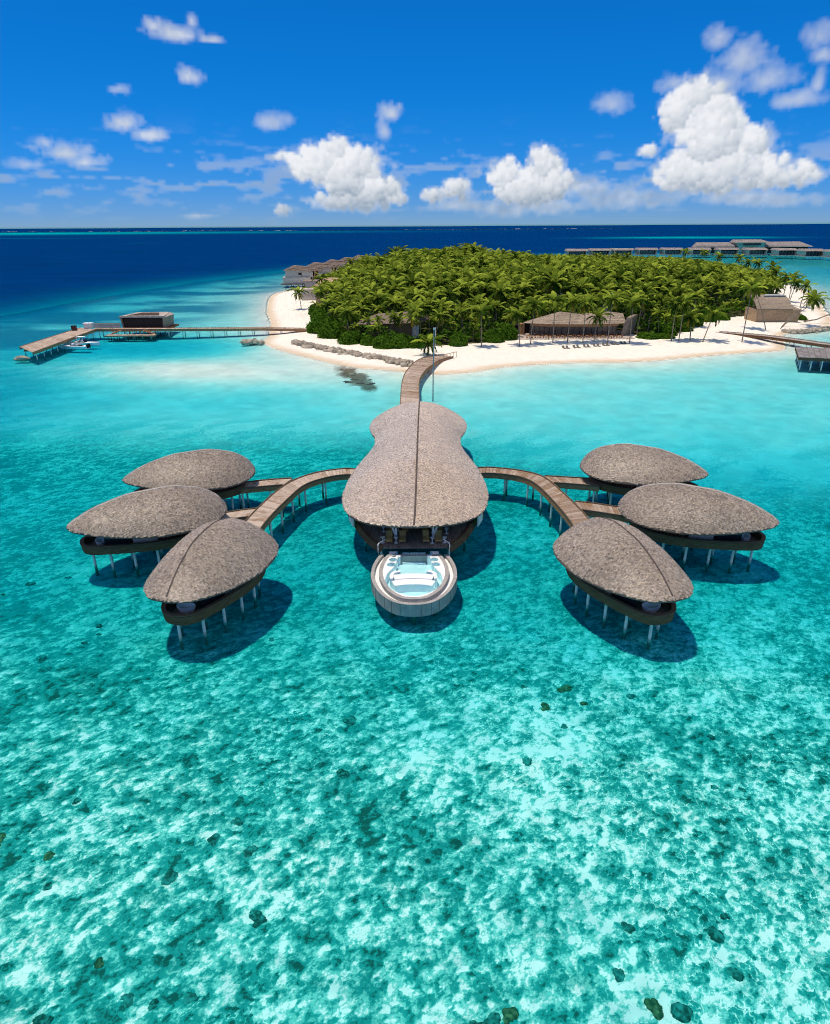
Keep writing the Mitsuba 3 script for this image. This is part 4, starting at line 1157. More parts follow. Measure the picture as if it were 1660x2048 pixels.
diffuse('weed_rock', mikit.proc(lambda p, n, uv: mix(mi.Color3f(0.12, 0.085, 0.065), mi.Color3f(0.26, 0.26, 0.04), smoothstep(0.5, 0.75, fbm(p.x * 0.5, p.y * 0.5, 1.0)) * smoothstep(166, 184, p.y))))
rv = thing('stone_footing', 'squat stone footing in the water at the outer end of the jetty', 'stone')
scene[rv] = {**ROCKS[2], 'to_world': T().translate([-117.6, 203.5, 0.1]).scale([2.3, 1.3, 0.9])}

# coral heads on the reef in the foreground
CORAL = []
for i in range(7):
    r = np.random.default_rng(860 + i)
    ms = []
    for k in range(int(r.integers(4, 9))):
        m = trimesh.creation.icosphere(2)
        d_ = 0.6 + 0.8 * meshkit.fbm(m.vertices * 2.6 + 5 * i + k, 2, 9 + i)
        q = 0.62 if k == 0 else 0.30 + 0.30 * r.uniform()
        ms.append((m.vertices * d_[:, None] * [q, q * r.uniform(0.7, 1.1), q * 0.55] + [r.normal(0, 0.30) * (k > 0), r.normal(0, 0.30) * (k > 0), -0.02], m.faces))
    CORAL.append(trimesh.Trimesh(*cat_m(ms), process=False))


def coral_color(a, b):
    def fn(p, n, uv):
        g = 0.55 * fbm(p.x * 2.2, p.y * 2.2, p.z * 2.2) + 0.45 * noise(p.x * 8.0, p.y * 8.0, p.z * 8.0)
        return mix(mi.Color3f(*a), mi.Color3f(*b), smoothstep(0.3, 0.75, g))
    return mikit.proc(fn)


diffuse('coral_dark', coral_color((0.006, 0.075, 0.058), (0.03, 0.34, 0.29)))
diffuse('coral_olive', coral_color((0.012, 0.085, 0.045), (0.11, 0.25, 0.12)))
cp = [[mikit.ply(c, b, smooth=True) for c in CORAL] for b in ('coral_dark', 'coral_olive')]
cr_ = np.random.default_rng(51)
made = 0
while made < 56:
    y = 19 + 52 * cr_.uniform() ** 1.2
    x = cr_.uniform(-1, 1) * (8 + 0.66 * y)
    if meshkit.fbm(np.array([x * 0.13, y * 0.13, 3.3]), 3, 4) < 0.50:
        continue
    s = 0.28 + 0.42 * cr_.uniform() ** 2.0
    q = relief(np.array([x]), np.array([y]))
    zb = float(bed_level(q[0], np.array([y]), q[2])[0])
    ol = int(cr_.uniform() < 0.12)
    t = thing('coral_head', 'olive coral head on pale rubble under the clear foreground water' if ol else 'dark coral head on pale rubble under the clear foreground water', 'coral', 'olive coral heads' if ol else 'dark coral heads')
    scene[t] = {**cp[ol][int(cr_.integers(0, 7))], 'to_world': T().translate([float(x), float(y), zb]).rotate([0, 0, 1], float(cr_.uniform(0, 360))).scale([s, s * float(cr_.uniform(0.8, 1.2)), s * 0.8])}
    made += 1

# ------------------------------------------------------------------ mast beside the long walkway
t = thing('mast', 'thin tall grey mast standing in the water right of the long walkway', 'mast')
put(t + '__pole', tube([(4.2, 150, -2.2), (4.25, 150, 6), (4.37, 150, 15.2)], [0.16, 0.13, 0.09], 8), 'mast_grey', smooth=60)
put(t + '__lamp', tube([(4.37, 150, 15.2), (4.37, 150, 15.6)], 0.16, 8), 'white_enamel')
diffuse('mast_grey', (0.34, 0.36, 0.37))
t = thing('lamp_post', 'white lamp post on the beach above the end of the walkway', 'lamp post')
put(t + '__pole', tube([(6.4, 203, 0.8), (6.4, 203, 8.3)], 0.10, 8), 'white_enamel', smooth=60)
put(t + '__lamp', tube([(6.4, 203, 8.3), (6.4, 202.4, 8.5)], 0.14, 8), 'white_enamel')
t = thing('handrail', 'brown wooden handrail at the right edge of the walkway end', 'handrail')
rl = [(8.4, 190.4), (10.0, 192.6), (12.2, 195.2)]
put(t + '__rail', tube([(x, y, 2.75) for x, y in rl], 0.09, 6), 'warm_wood')
for x, y in smooth_line(np.array(rl), 1.5):
    put(t + '__post', box(x, y, 1.3, 0.12, 0.12, 2.7), 'warm_wood')

# ------------------------------------------------------------------ jetty, arrival pavilion and boats on the left
boardwalk('j', [(-115.5, 251.0), (-106, 250.6), (-90, 250.4), (-70, 250.6), (-50, 251.0), (-32.5, 251.4)], [(-115.5, 247.7), (-106, 247.3), (-90, 247.2), (-70, 247.4), (-50, 247.8), (-32.5, 248.4)], 2.5,
          'long straight wooden jetty walkway from the left beach out to the landing stage', None, pitch=0.9, pile_every=5.0, planks=False, name='jetty', curb='warm_wood', zs=([0, 0.75, 1], [2.5, 2.4, 1.7]))
boardwalk('js', [(-120.8, 209.5), (-121.2, 230), (-121.4, 252)], [(-111.6, 199.5), (-112.9, 224), (-113.8, 247)], 2.5, 'wide landing stage at the outer end of the left jetty', None, pitch=0.9, pile_every=4.5, planks=False, name='landing_stage', cat='jetty', curb='warm_wood', zs=([0, 1], [2.55, 2.55]))
t = thing('boat_landing', 'low wooden boat landing with steps below the arrival pavilion', 'landing')
put(t + '__platform', box(-100.5, 244.2, 0.55, 17.5, 3.0, 0.95), 'warm_wood')
for i in range(22):
    put(t + '__plank', box(-108.8 + i * 0.79, 244.2, 0.952, 0.74, 3.0, 1.0), 'plank_material', uv=flat_uv(8, rng.uniform(0, 1), 0.6))
for k, x in enumerate((-108.0, -93.0)):
    for i in range(5):
        put(t + '__step', box(x + (i * 0.8 if k == 0 else -i * 0.8), 246.3, 0.95 + i * 0.29, 0.85, 1.7, 1.2 + i * 0.29), 'warm_wood')
for x in np.arange(-108, -92, 3.0):
    pile(t, float(x), 243.2, 0.54, 0.14)
    pile(t, float(x), 245.2, 0.54, 0.14)
for x in np.arange(-105.5, -95, 1.3):
    put(t + '__post', box(float(x), 246.0, 1.0, 0.14, 0.14, 2.45), 'warm_wood')

t = thing('arrival_pavilion', 'box-shaped arrival pavilion with dark slatted front beside the jetty', 'pavilion')
x0, x1, y0, y1, z0, z1 = -106.0, -91.0, 252.0, 262.5, 2.2, 6.5
lean = 0.9
P4 = lambda a, b, z: [(x0 - a, y0 - b, z), (x1 + a, y0 - b, z), (x1 + a, y1 + b, z), (x0 - a, y1 + b, z)]
put(t + '__core', hexa([(x0 + .4, y0 + .7, z0), (x1 - .4, y0 + .7, z0), (x1 - .4, y1 - .4, z0), (x0 + .4, y1 - .4, z0)], [(x0 + .1, y0 + .6, z1 - .6), (x1 - .1, y0 + .6, z1 - .6), (x1 - .1, y1 - .1, z1 - .6), (x0 + .1, y1 - .1, z1 - .6)]), 'shadow_brown')
for i in range(38):
    x = x0 + 0.7 + i * (x1 - x0 - 1.4) / 37
    put(t + '__slat', box(x, y0 + 0.40, z0 + 0.1, 0.2, 0.2, z1 - 0.75), 'slat_brown')
diffuse('slat_brown', (0.075, 0.060, 0.055))
for x in (x0 + .2, x1 - .2):
    put(t + '__side_wall', hexa([(x - .25, y0, z0), (x + .25, y0, z0), (x + .25, y1, z0), (x - .25, y1, z0)], [(x - .25 + (lean * .5 if x > -98 else -lean * .5), y0 - .4, z1 - .55), (x + .25 + (lean * .5 if x > -98 else -lean * .5), y0 - .4, z1 - .55), (x + .25 + (lean * .5 if x > -98 else -lean * .5), y1, z1 - .55), (x - .25 + (lean * .5 if x > -98 else -lean * .5), y1, z1 - .55)]), 'thatch_material', uv=flat_uv(8, .4))
put(t + '__fascia', box((x0 + x1) / 2, y0 - 0.25, z1 - 0.55, x1 - x0 + 1.3, 0.5, z1 + 0.05), 'pale_wood')
put(t + '__roof', hexa([(x0 - .6, y0 + .01, z1 - .5), (x1 + .6, y0 + .01, z1 - .5), (x1 + .6, y1 + .4, z1 - .5), (x0 - .6, y1 + .4, z1 - .5)], [(x0 - .6, y0 + .01, z1), (x1 + .6, y0 + .01, z1), (x1 - 1, y1 + .4, z1 + 0.2), (x0 + 2.2, y1 + .4, z1 + 0.2)]), 'pale_wood')
put(t + '__roof_panel', hexa([(x0 + 1.6, y0 + 1.2, z1 + .02), (x1 - 1.6, y0 + 1.2, z1 + .02), (x1 - 4.2, y1 - 2.0, z1 + .15), (x0 + 4.6, y1 - 2.0, z1 + .15)], [(x0 + 1.6, y0 + 1.2, z1 + .12), (x1 - 1.6, y0 + 1.2, z1 + .12), (x1 - 4.2, y1 - 2.0, z1 + .3), (x0 + 4.6, y1 - 2.0, z1 + .3)]), 'slat_brown')
diffuse('pale_wood', mikit.proc(lambda p, n, uv: mix(mi.Color3f(0.34, 0.29, 0.25), mi.Color3f(0.52, 0.46, 0.41), noise(p.x * 2, p.y * 2, p.z * 2))))
put(t + '__deck', box(-98.3, 257, 1.7, 18, 13, 2.19), 'dark_wood')
for x in np.arange(-106, -90, 3.8):
    for y in (252.5, 257, 262):
        pile(t, float(x), y, 1.69)
t = thing('wooden_screen', 'low slatted wooden screen on the jetty by the landing stage', 'screen')
put(t + '__frame', cat_m([box(-111.0, 250.5, 2.52, 9.4, 0.3, 2.7), box(-111.0, 250.5, 4.1, 9.4, 0.3, 4.3)]), 'pale_wood')
for i in range(16):
    put(t + '__slat', box(-115.5 + i * 0.6, 250.5, 2.71, 0.42, 0.2, 4.09), 'pale_wood')
t = thing('kiosk', 'small white kiosk at the inner corner of the landing stage', 'kiosk')
put(t + '__body', box(-117.5, 250.0, 2.6, 2.6, 2.2, 4.3), 'white_plaster')
put(t + '__roof', box(-117.5, 250.0, 4.302, 3.1, 2.7, 4.5), 'white_enamel')
t = thing('supply_box', 'dark red supply box on the landing stage beside the kiosk', 'box')
put(t + '__body', box(-120.2, 244.5, 2.6, 1.5, 1.2, 4.1), 'red_paint')
put(t + '__lid', box(-120.2, 244.5, 4.102, 1.65, 1.35, 4.25), 'shadow_brown')
diffuse('red_paint', (0.12, 0.045, 0.04))


def boat(x, y, L, B, rot, label, top):
    t = thing('motor_boat', label, 'boat', 'motor boats moored at the landing stage')
    c, s = math.cos(rot), math.sin(rot)
    R = lambda a, b, z: (x + c * a - s * b, y + s * a + c * b, z)
    u = np.linspace(-0.5, 0.5, 15)
    hw = B / 2 * np.clip(1 - np.clip((u + 0.05) / 0.56, 0, 1) ** 2.2, 0.02, 1)
    v = []
    for a, w in zip(u, hw):
        rise = 0.28 * max(0, a + 0.1) ** 1.5
        v += [R(a * L, -w, 0.95 + rise), R(a * L, -w * 0.72, 0.1), R(a * L, 0, -0.35), R(a * L, w * 0.72, 0.1), R(a * L, w, 0.95 + rise), R(a * L, w * 0.8, 0.97 + rise), R(a * L, 0, 0.99 + rise), R(a * L, -w * 0.8, 0.97 + rise)]
    f = []
    for i in range(14):
        for k in range(8):
            p, q = i * 8 + k, i * 8 + (k + 1) % 8
            f += [[p, q, q + 8], [p, q + 8, p + 8]]
    f += [[0, k, k + 1] for k in range(1, 7)]
    put(t + '__hull', (np.array(v), np.array(f)), 'white_enamel', smooth=40)
    put(t + '__cockpit', box(*R(-0.12 * L, 0, 0)[:2], 0.96, L * 0.42, B * 0.6, 1.06, rot), 'shadow_brown')
    put(t + '__console', box(*R(0.02 * L, 0, 0)[:2], 1.062, L * 0.09, B * 0.42, 1.75, rot), 'white_enamel')
    put(t + '__windscreen', hexa([R(0.07 * L, -B * .25, 1.062), R(0.09 * L, -B * .25, 1.062), R(0.09 * L, B * .25, 1.062), R(0.07 * L, B * .25, 1.062)], [R(0.045 * L, -B * .22, 2.0), R(0.065 * L, -B * .22, 2.0), R(0.065 * L, B * .22, 2.0), R(0.045 * L, B * .22, 2.0)]), 'dark_glass')
    for b in (-0.22, 0.22):
        put(t + '__seat', box(*R(-0.16 * L, b * B, 0)[:2], 1.062, L * 0.07, B * 0.3, 1.4, rot), 'linen')
    if top:
        put(t + '__canopy', box(*R(-0.04 * L, 0, 0)[:2], 2.75, L * 0.2, B * 0.7, 2.85, rot), 'white_enamel')
        for a in (-0.12, 0.04):
            for b in (-0.28, 0.28):
                q = R(a * L, b * B, 0)
                put(t + '__canopy_post', tube([(q[0], q[1], 1.0), (q[0], q[1], 2.75)], 0.05, 6), 'white_enamel')
    for b in (-0.2, 0.2):
        put(t + '__outboard_motor', box(*R(-0.52 * L, b * B, 0)[:2], 0.3, 0.7, 0.45, 1.5, rot), 'shadow_brown')


boat(-110.2, 228.2, 11.5, 3.2, -0.06, 'larger white motor boat with a canopy at the landing stage', True)
boat(-110.2, 221.6, 9.6, 2.6, PI - 0.10, 'smaller white motor boat nearer the viewer by the landing stage', False)


# ------------------------------------------------------------------ thatched stone villas on the left shore
def block(holder, name, pts, z0, z1, batter, mat, top_pts=None, tone=0.5):
    """A prism on a quadrilateral plan whose walls lean outward by batter at the top."""
    p = np.array(pts, float)
    c = p.mean(0)
    q = c + (p - c) * (1 + batter) if top_pts is None else np.array(top_pts, float)
    return put(holder + '__' + name, hexa([(*a, z0) for a in p], [(*a, z1) for a in q]), mat, uv=flat_uv(8, tone))


def rect(cx, cy, w, d, rot):
    c, s = math.cos(rot), math.sin(rot)
    return [(cx + c * a - s * b, cy + s * a + c * b) for a, b in ((-w / 2, -d / 2), (w / 2, -d / 2), (w / 2, d / 2), (-w / 2, d / 2))]


def courses(holder, q0, q1, z0, z1, n, mat, proud=0.1):
    """Overlapping thatch courses on an upright face from plan point q0 to q1 (facing right of travel)."""
    d = np.array(q1) - np.array(q0)
    L = np.linalg.norm(d); d = d / L
    nn = np.array([d[1], -d[0]])
    for i in range(n):
        a, b = z0 + (z1 - z0) * i / n, z0 + (z1 - z0) * (i + 1) / n - 0.04
        p0, p1 = np.array(q0) + nn * 0.01, np.array(q1) + nn * 0.01
        o0, o1 = p0 + nn * proud, p1 + nn * proud
        put(holder + '__thatch_course', hexa([(*o0, a), (*o1, a), (*p1, a), (*p0, a)], [(*(p0 + nn * .03), b), (*(p1 + nn * .03), b), (*p1, b), (*p0, b)]), mat, uv=flat_uv(8, rng.uniform(0, 1)))


tone_mat('pale_thatch', lambda p, n, uv: mix(mi.Color3f(0.30, 0.27, 0.24), mi.Color3f(0.66, 0.60, 0.54), 0.45 * noise(p.x * 1.3, p.y * 1.3, p.z * 3.0) + 0.25 * fbm(p.x * 0.4, p.y * 0.4, p.z) + 0.3 * uv.x))
WV = [(-72, 462, 'front'), (-64, 500, 'second'), (-57, 540, 'third'), (-50, 582, 'fourth'), (-43, 625, 'fifth')]
for i, (x, y, nm) in enumerate(WV):
    t = thing('overwater_villa', f'grey thatched overwater villa on the left shore, {nm} of the receding row', 'villa', 'thatched villas on the left shore')
    block(t, 'lower_wall', rect(x - 3, y - 3, 17, 10, 0.05), 2.2, 6.2, 0.07, 'pale_thatch', tone=0.9)
    block(t, 'upper_wall', rect(x - 1.5, y, 17, 14, 0.05), 6.21, 10.4, 0.04, 'pale_thatch', tone=0.8)
    a = rect(x - 1.5, y, 17.6, 14.5, 0.05)
    courses(t, a[0], a[1], 6.3, 10.3, 4, 'pale_thatch')
    put(t + '__terrace', box(x + 10.5, y - 1, 2.4, 6.5, 11, 6.0), 'shadow_brown')
    put(t + '__window', box(x - 0.5, y - 7.45, 7.6, 2.2, 0.3, 8.8), 'shadow_brown')
    put(t + '__screen', hexa([(x + 7.2, y - 7.0, 2.4), (x + 7.8, y - 7.0, 2.4), (x + 7.8, y + 6, 2.4), (x + 7.2, y + 6, 2.4)], [(x + 9.2, y - 7.4, 10.3), (x + 9.8, y - 7.4, 10.3), (x + 9.8, y + 6, 10.3), (x + 9.2, y + 6, 10.3)]), 'warm_wood')
    rr_ = [(x - 11.2, y - 8.4, 10.3), (x + 13.4, y - 8.2, 10.0), (x + 13.4, y + 7.8, 10.0), (x - 11.2, y + 7.8, 10.3)]
    v = np.array(rr_ + [(x - 5.0, y - 0.3, 13.2), (x + 12.6, y - 0.3, 11.4)])
    put(t + '__roof', (np.vstack([v]), np.array([[0, 1, 5], [0, 5, 4], [1, 2, 5], [2, 3, 4], [2, 4, 5], [3, 0, 4], [0, 2, 1], [0, 3, 2]])), 'villa_thatch_roof', uv=flat_uv(6, 0.5))
    for k in range(5):
        put(t + '__roof_course', hexa([(x - 11.2 + k * 1.2, y - 8.3 + k * 1.55, 10.33 + k * .56), (x + 13.3, y - 8.1 + k * 1.55, 10.03 + k * .27), (x + 13.3, y - 7.6 + k * 1.55, 10.12 + k * .27), (x - 10.9 + k * 1.2, y - 7.8 + k * 1.55, 10.5 + k * .56)],
                                          [(x - 11.2 + k * 1.2, y - 8.3 + k * 1.55, 10.5 + k * .56), (x + 13.3, y - 8.1 + k * 1.55, 10.2 + k * .27), (x + 13.3, y - 7.6 + k * 1.55, 10.29 + k * .27), (x - 10.9 + k * 1.2, y - 7.8 + k * 1.55, 10.67 + k * .56)]), 'villa_thatch_roof', uv=flat_uv(8, rng.uniform(0, 1)))
    put(t + '__deck', box(x, y - 1, 1.8, 26, 17, 2.19), 'dark_wood')
    for px in np.arange(-11, 12, 3.6):
        for py in (-8.5, -2, 5):
            pile(t, float(x + px), float(y + py), 1.79, 0.25, -3)
tone_mat('villa_thatch_roof', lambda p, n, uv: mix(mi.Color3f(0.15, 0.115, 0.095), mi.Color3f(0.36, 0.29, 0.24), 0.5 * noise(p.x * 1.5, p.y * 1.5, p.z * 2) + 0.5 * uv.x))
t = thing('stone_villa', 'grey stepped thatch-walled villa standing at the top of the left beach', 'villa')
block(t, 'lower_wall', rect(-52.5, 366, 11, 12, 0.08), 0.8, 6.6, 0.0, 'pale_thatch', tone=0.4)
block(t, 'upper_wall', rect(-49.8, 374, 14, 11, 0.08), 0.82, 9.6, 0.03, 'pale_thatch', tone=0.2)
a = rect(-52.5, 366, 11.05, 12.05, 0.08)
courses(t, a[0], a[1], 0.9, 6.5, 6, 'pale_thatch')
a = rect(-49.8, 374, 14.3, 11.3, 0.08)
courses(t, a[0], a[1], 6.7, 9.5, 3, 'pale_thatch')
put(t + '__roof', box(-49.8, 374, 9.602, 15.2, 12, 9.9), 'villa_thatch_roof', uv=flat_uv(8, 0.6))
t = thing('tan_villa', 'tan thatch-walled villa half hidden by palms at the left end of the grove', 'villa')
block(t, 'wall', rect(-41.5, 350, 13.5, 12, 0.05), 0.8, 9.2, 0.02, 'tan_thatch_material')
a = rect(-41.5, 350, 13.6, 12.1, 0.05)
courses(t, a[0], a[1], 0.9, 9.1, 8, 'tan_thatch_material')
put(t + '__roof', hexa([(-49, 343.4, 9.2), (-34, 343.8, 9.2), (-34, 357, 9.2), (-49, 357, 9.2)], [(-48, 344.5, 10.0), (-35, 345, 9.6), (-36, 356, 12.2), (-46, 356, 12.6)]), 'tan_thatch_material')

# ------------------------------------------------------------------ beach bar with its terrace, tables and sunbeds
t = thing('beach_bar', 'long low beach bar with a faceted shingle roof and dark glass front', 'bar')
fx = [(39.5, 236), (46, 233.5), (54, 232.5), (62, 232.6), (69, 234.2)]
F0 = np.array(fx)
put(t + '__floor', prism(Polygon([(33, 226.5), (73, 226.5), (74, 246), (36, 247)]), 0.7, 1.35), 'pale_wood')
for i in range(4):
    p, q = F0[i], F0[i + 1]
    n_ = 4
    for k in range(n_):
        a, b = p + (q - p) * (k + 0.04) / n_, p + (q - p) * (k + 0.96) / n_
        put(t + '__window', sweep(np.array([a, b]), [(-0.05, 1.4), (-0.05, 4.6), (0.05, 4.6), (0.05, 1.4)]), 'bar_glass')
glossy('bar_glass', (0.045, 0.04, 0.05), 0.15, 0.5)
put(t + '__fascia', sweep(F0 - [0, 1.2], [(-0.1, 4.62), (-0.1, 5.35), (0.15, 5.35), (0.15, 4.62)]), 'bar_orange')
diffuse('bar_orange', mikit.proc(lambda p, n, uv: mix(mi.Color3f(0.30, 0.16, 0.08), mi.Color3f(0.48, 0.29, 0.16), noise(p.x * 2, p.y * 2, p.z * 5))))
put(t + '__inner_wall', box(54, 240, 1.36, 32, 0.3, 5.3), 'shadow_brown')
ev = [(36.6, 235.5), (46, 231.9), (54, 230.9), (62.5, 231.1), (71.5, 232.8)]
rg = [(43.5, 241, 6.6), (50.0, 238.5, 8.7), (57.5, 239, 7.8), (64.5, 238.5, 8.9), (72.0, 239.5, 7.9)]
v, f = [], []
for (a, b), (c, d, e) in zip(ev, rg):
    v += [(a, b, 5.36), (c, d, e), (c, d + 8, 5.6)]
for i in range(4):
    o = i * 3
    f += [[o, o + 3, o + 4], [o, o + 4, o + 1], [o + 1, o + 4, o + 5], [o + 1, o + 5, o + 2]]
put(t + '__roof', (np.array(v), np.array(f)), 'tan_roof', uv=flat_uv(len(v), .5))
tone_mat('tan_roof', lambda p, n, uv: mix(mi.Color3f(0.19, 0.15, 0.115), mi.Color3f(0.44, 0.37, 0.29), 0.6 * noise(p.x * 2.2, p.y * 2.2, p.z * 3) + 0.4 * uv.x))
for i in range(4):
    a0, a1, r0, r1 = np.array([*ev[i], 5.36]), np.array([*ev[i + 1], 5.36]), np.array(rg[i]), np.array(rg[i + 1])
    for k in range(7):
        u0, u1 = k / 7, (k + 1) / 7
        q = lambda a, r_, u: a + (r_ - a) * u
        up_ = np.array([0, 0, 0.12])
        b4 = [q(a0, r0, u0), q(a1, r1, u0), q(a1, r1, u1), q(a0, r0, u1)]
        put(t + '__roof_course', hexa([b4[0] + up_ * .1, b4[1] + up_ * .1, b4[2] + up_ * .1, b4[3] + up_ * .1], [b4[0] + up_, b4[1] + up_, b4[2] + up_ * .3, b4[3] + up_ * .3]), 'tan_roof', uv=flat_uv(8, rng.uniform(0, 1)))
block(t, 'end_wall', [(70.0, 233.6), (71.2, 233.2), (77.0, 241), (75.8, 241.6)], 0.8, 7.4, 0, 'thatch_material', top_pts=[(71.3, 232.6), (72.5, 232.2), (77.5, 240.4), (76.3, 241.0)])
put(t + '__orange_wall', box(37.3, 238.4, 1.36, 1.2, 3.5, 4.9), 'bar_orange')
put(t + '__left_wall', box(33.5, 240, 0.8, 5.5, 4, 4.4), 'shadow_brown')
for i in range(6):
    put(t + '__terrace_step', box(70.5 + i * 0.55, 228.6 - i * 0.15, 0.75, 0.5, 5.5 - i * 0.4, 1.36 - i * 0.09), 'pale_wood')
for x in np.arange(34, 72, 5.2):
    put(t + '__post', box(float(x), 226.3, 0.5, 0.25, 0.25, 1.7), 'warm_wood')


def dining_table(x, y, label):
    t = thing('dining_set', label, 'table', 'wooden table sets on the bar terrace')
    z = 1.35
    put(t + '__table_top', box(x, y, z + 0.70, 1.0, 1.0, z + 0.76), 'orange_wood')
    put(t + '__stem', box(x, y, z, 0.2, 0.2, z + 0.70), 'warm_wood')
    for a in (-0.85, 0.85):
        put(t + '__chair_seat', box(x + a, y, z + 0.42, 0.5, 0.55, z + 0.5), 'orange_wood')
        put(t + '__chair_back', box(x + a * 1.28, y, z + 0.5, 0.08, 0.55, z + 1.0), 'orange_wood')
        for b in (-.2, .2):
            put(t + '__chair_leg', box(x + a, y + b, z, 0.4, 0.07, z + 0.42), 'warm_wood')


diffuse('orange_wood', (0.46, 0.21, 0.085))
for i in range(12):
    dining_table(38.6 + i * 2.72, 229.0, f'orange wooden table with two chairs on the bar terrace, {ORD[i] if 0 < i < 11 else ("leftmost" if i == 0 else "rightmost")} from the left')
diffuse('sunbed_grey', (0.16, 0.15, 0.135))
SB = [(46.0, 209.4), (49.5, 210.3), (53.0, 211.6), (56.3, 212.7), (59.5, 214.1), (62.7, 215.8), (66.0, 217.0)]
for i, (x, y) in enumerate(SB):
    for j in (0, 1):
        px = x + j * 1.15
        t = thing('sunbed', f'grey {"right" if j else "left"} sunbed of the {("leftmost", "second", "third", "middle", "fifth", "sixth", "rightmost")[i]} pair on the sand before the bar', 'sunbed', 'pairs of sunbeds on the beach')
        m = T().translate([px, y, 0.98]).rotate([0, 0, 1], 14)
        put(t + '__seat', hexa([(-.36, -1.0, .3), (.36, -1.0, .3), (.36, .3, .3), (-.36, .3, .3)], [(-.36, -1.0, .38), (.36, -1.0, .38), (.36, .3, .38), (-.36, .3, .38)]), 'sunbed_grey', to_world=m)
        put(t + '__backrest', hexa([(-.36, .32, .3), (.36, .32, .3), (.36, .95, .85), (-.36, .95, .85)], [(-.36, .30, .39), (.36, .30, .39), (.36, .90, .93), (-.36, .90, .93)]), 'sunbed_grey', to_world=m)
        for a in (-.3, .3):
            put(t + '__leg', box(a, -0.3, 0, 0.08, 1.2, 0.3), 'sunbed_grey', to_world=m)

# ------------------------------------------------------------------ other island buildings
t = thing('thatched_hut', 'tan thatched hut with a curved shingle roof on the right beach', 'hut')
hx0, hx1, hy0, hy1 = 131.4, 147.6, 266.5, 276
put(t + '__wall', hexa([(hx0, hy0, 1.0), (hx1, hy0, 0.9), (hx1, hy1, 0.9), (hx0, hy1, 1.0)], [(hx0 - .2, hy0 - .5, 5.9), (hx1 + .4, hy0 - .5, 5.6), (hx1 + .4, hy1, 5.6), (hx0 - .2, hy1, 5.9)]), 'tan_thatch_material')
for i in range(7):
    a, b = 1.0 + i * 0.69, 1.0 + (i + 1) * 0.69 - 0.03
    o0, o1 = -0.5 * i / 7, -0.5 * (i + 1) / 7
    put(t + '__thatch_course', hexa([(hx0, hy0 + o0 - .12, a), (hx1 + .1, hy0 + o0 - .12, a), (hx1 + .1, hy0 + o0 - .01, a), (hx0, hy0 + o0 - .01, a)], [(hx0, hy0 + o1 - .05, b), (hx1 + .1, hy0 + o1 - .05, b), (hx1 + .1, hy0 + o1 - .01, b), (hx0, hy0 + o1 - .01, b)]), 'tan_thatch_material')
u = np.linspace(0, 1, 9)
cv = np.column_stack([hy0 - 1.0 + 11.5 * u, 5.9 + 4.3 * np.sin(u * PI * 0.62) ** 0.9])
v = [(x, y, z + dz) for x in (hx0 - .6, hx1 - 3.2) for y, z in cv for dz in (0, .3)]
n = 18
f = []
for k in range(8):
    a, b, c, d = 2 * k, 2 * k + 2, n + 2 * k, n + 2 * k + 2
    f += [[a + 1, c + 1, d + 1], [a + 1, d + 1, b + 1], [a, d, c], [a, b, d], [a, a + 1, b + 1], [a, b + 1, b], [c, d + 1, c + 1], [c, d, d + 1]]
f += [[0, n, n + 1], [0, n + 1, 1]]
put(t + '__roof', (np.array(v), np.array(f)), 'tan_roof', smooth=30)
put(t + '__hip', hexa([(hx1 - 3.2, hy0 - .9, 5.62), (hx1 + .8, hy0 - .6, 5.62), (hx1 + .8, hy1, 5.62), (hx1 - 3.2, hy1, 5.62)], [(hx1 - 3.2, hy0 + 1.0, 7.4), (hx1 - 2.6, hy0 + 2, 7.2), (hx1 - 2.6, hy1 - 2, 7.4), (hx1 - 3.2, hy1 - 1, 8.6)]), 'tan_roof')
put(t + '__ridge_panel', hexa([(hx0 + 4, hy0 + 5.0, 10.1), (hx1 - 3.6, hy0 + 5.0, 10.1), (hx1 - 5, hy0 + 8, 10.4), (hx0 + 6, hy0 + 8, 10.4)], [(hx0 + 4, hy0 + 5.0, 10.5), (hx1 - 3.6, hy0 + 5.0, 10.5), (hx1 - 5, hy0 + 8, 10.75), (hx0 + 6, hy0 + 8, 10.75)]), 'mast_grey')
put(t + '__base', box(139.5, 271, 0.3, 15, 8.5, 0.88), 'shadow_brown')

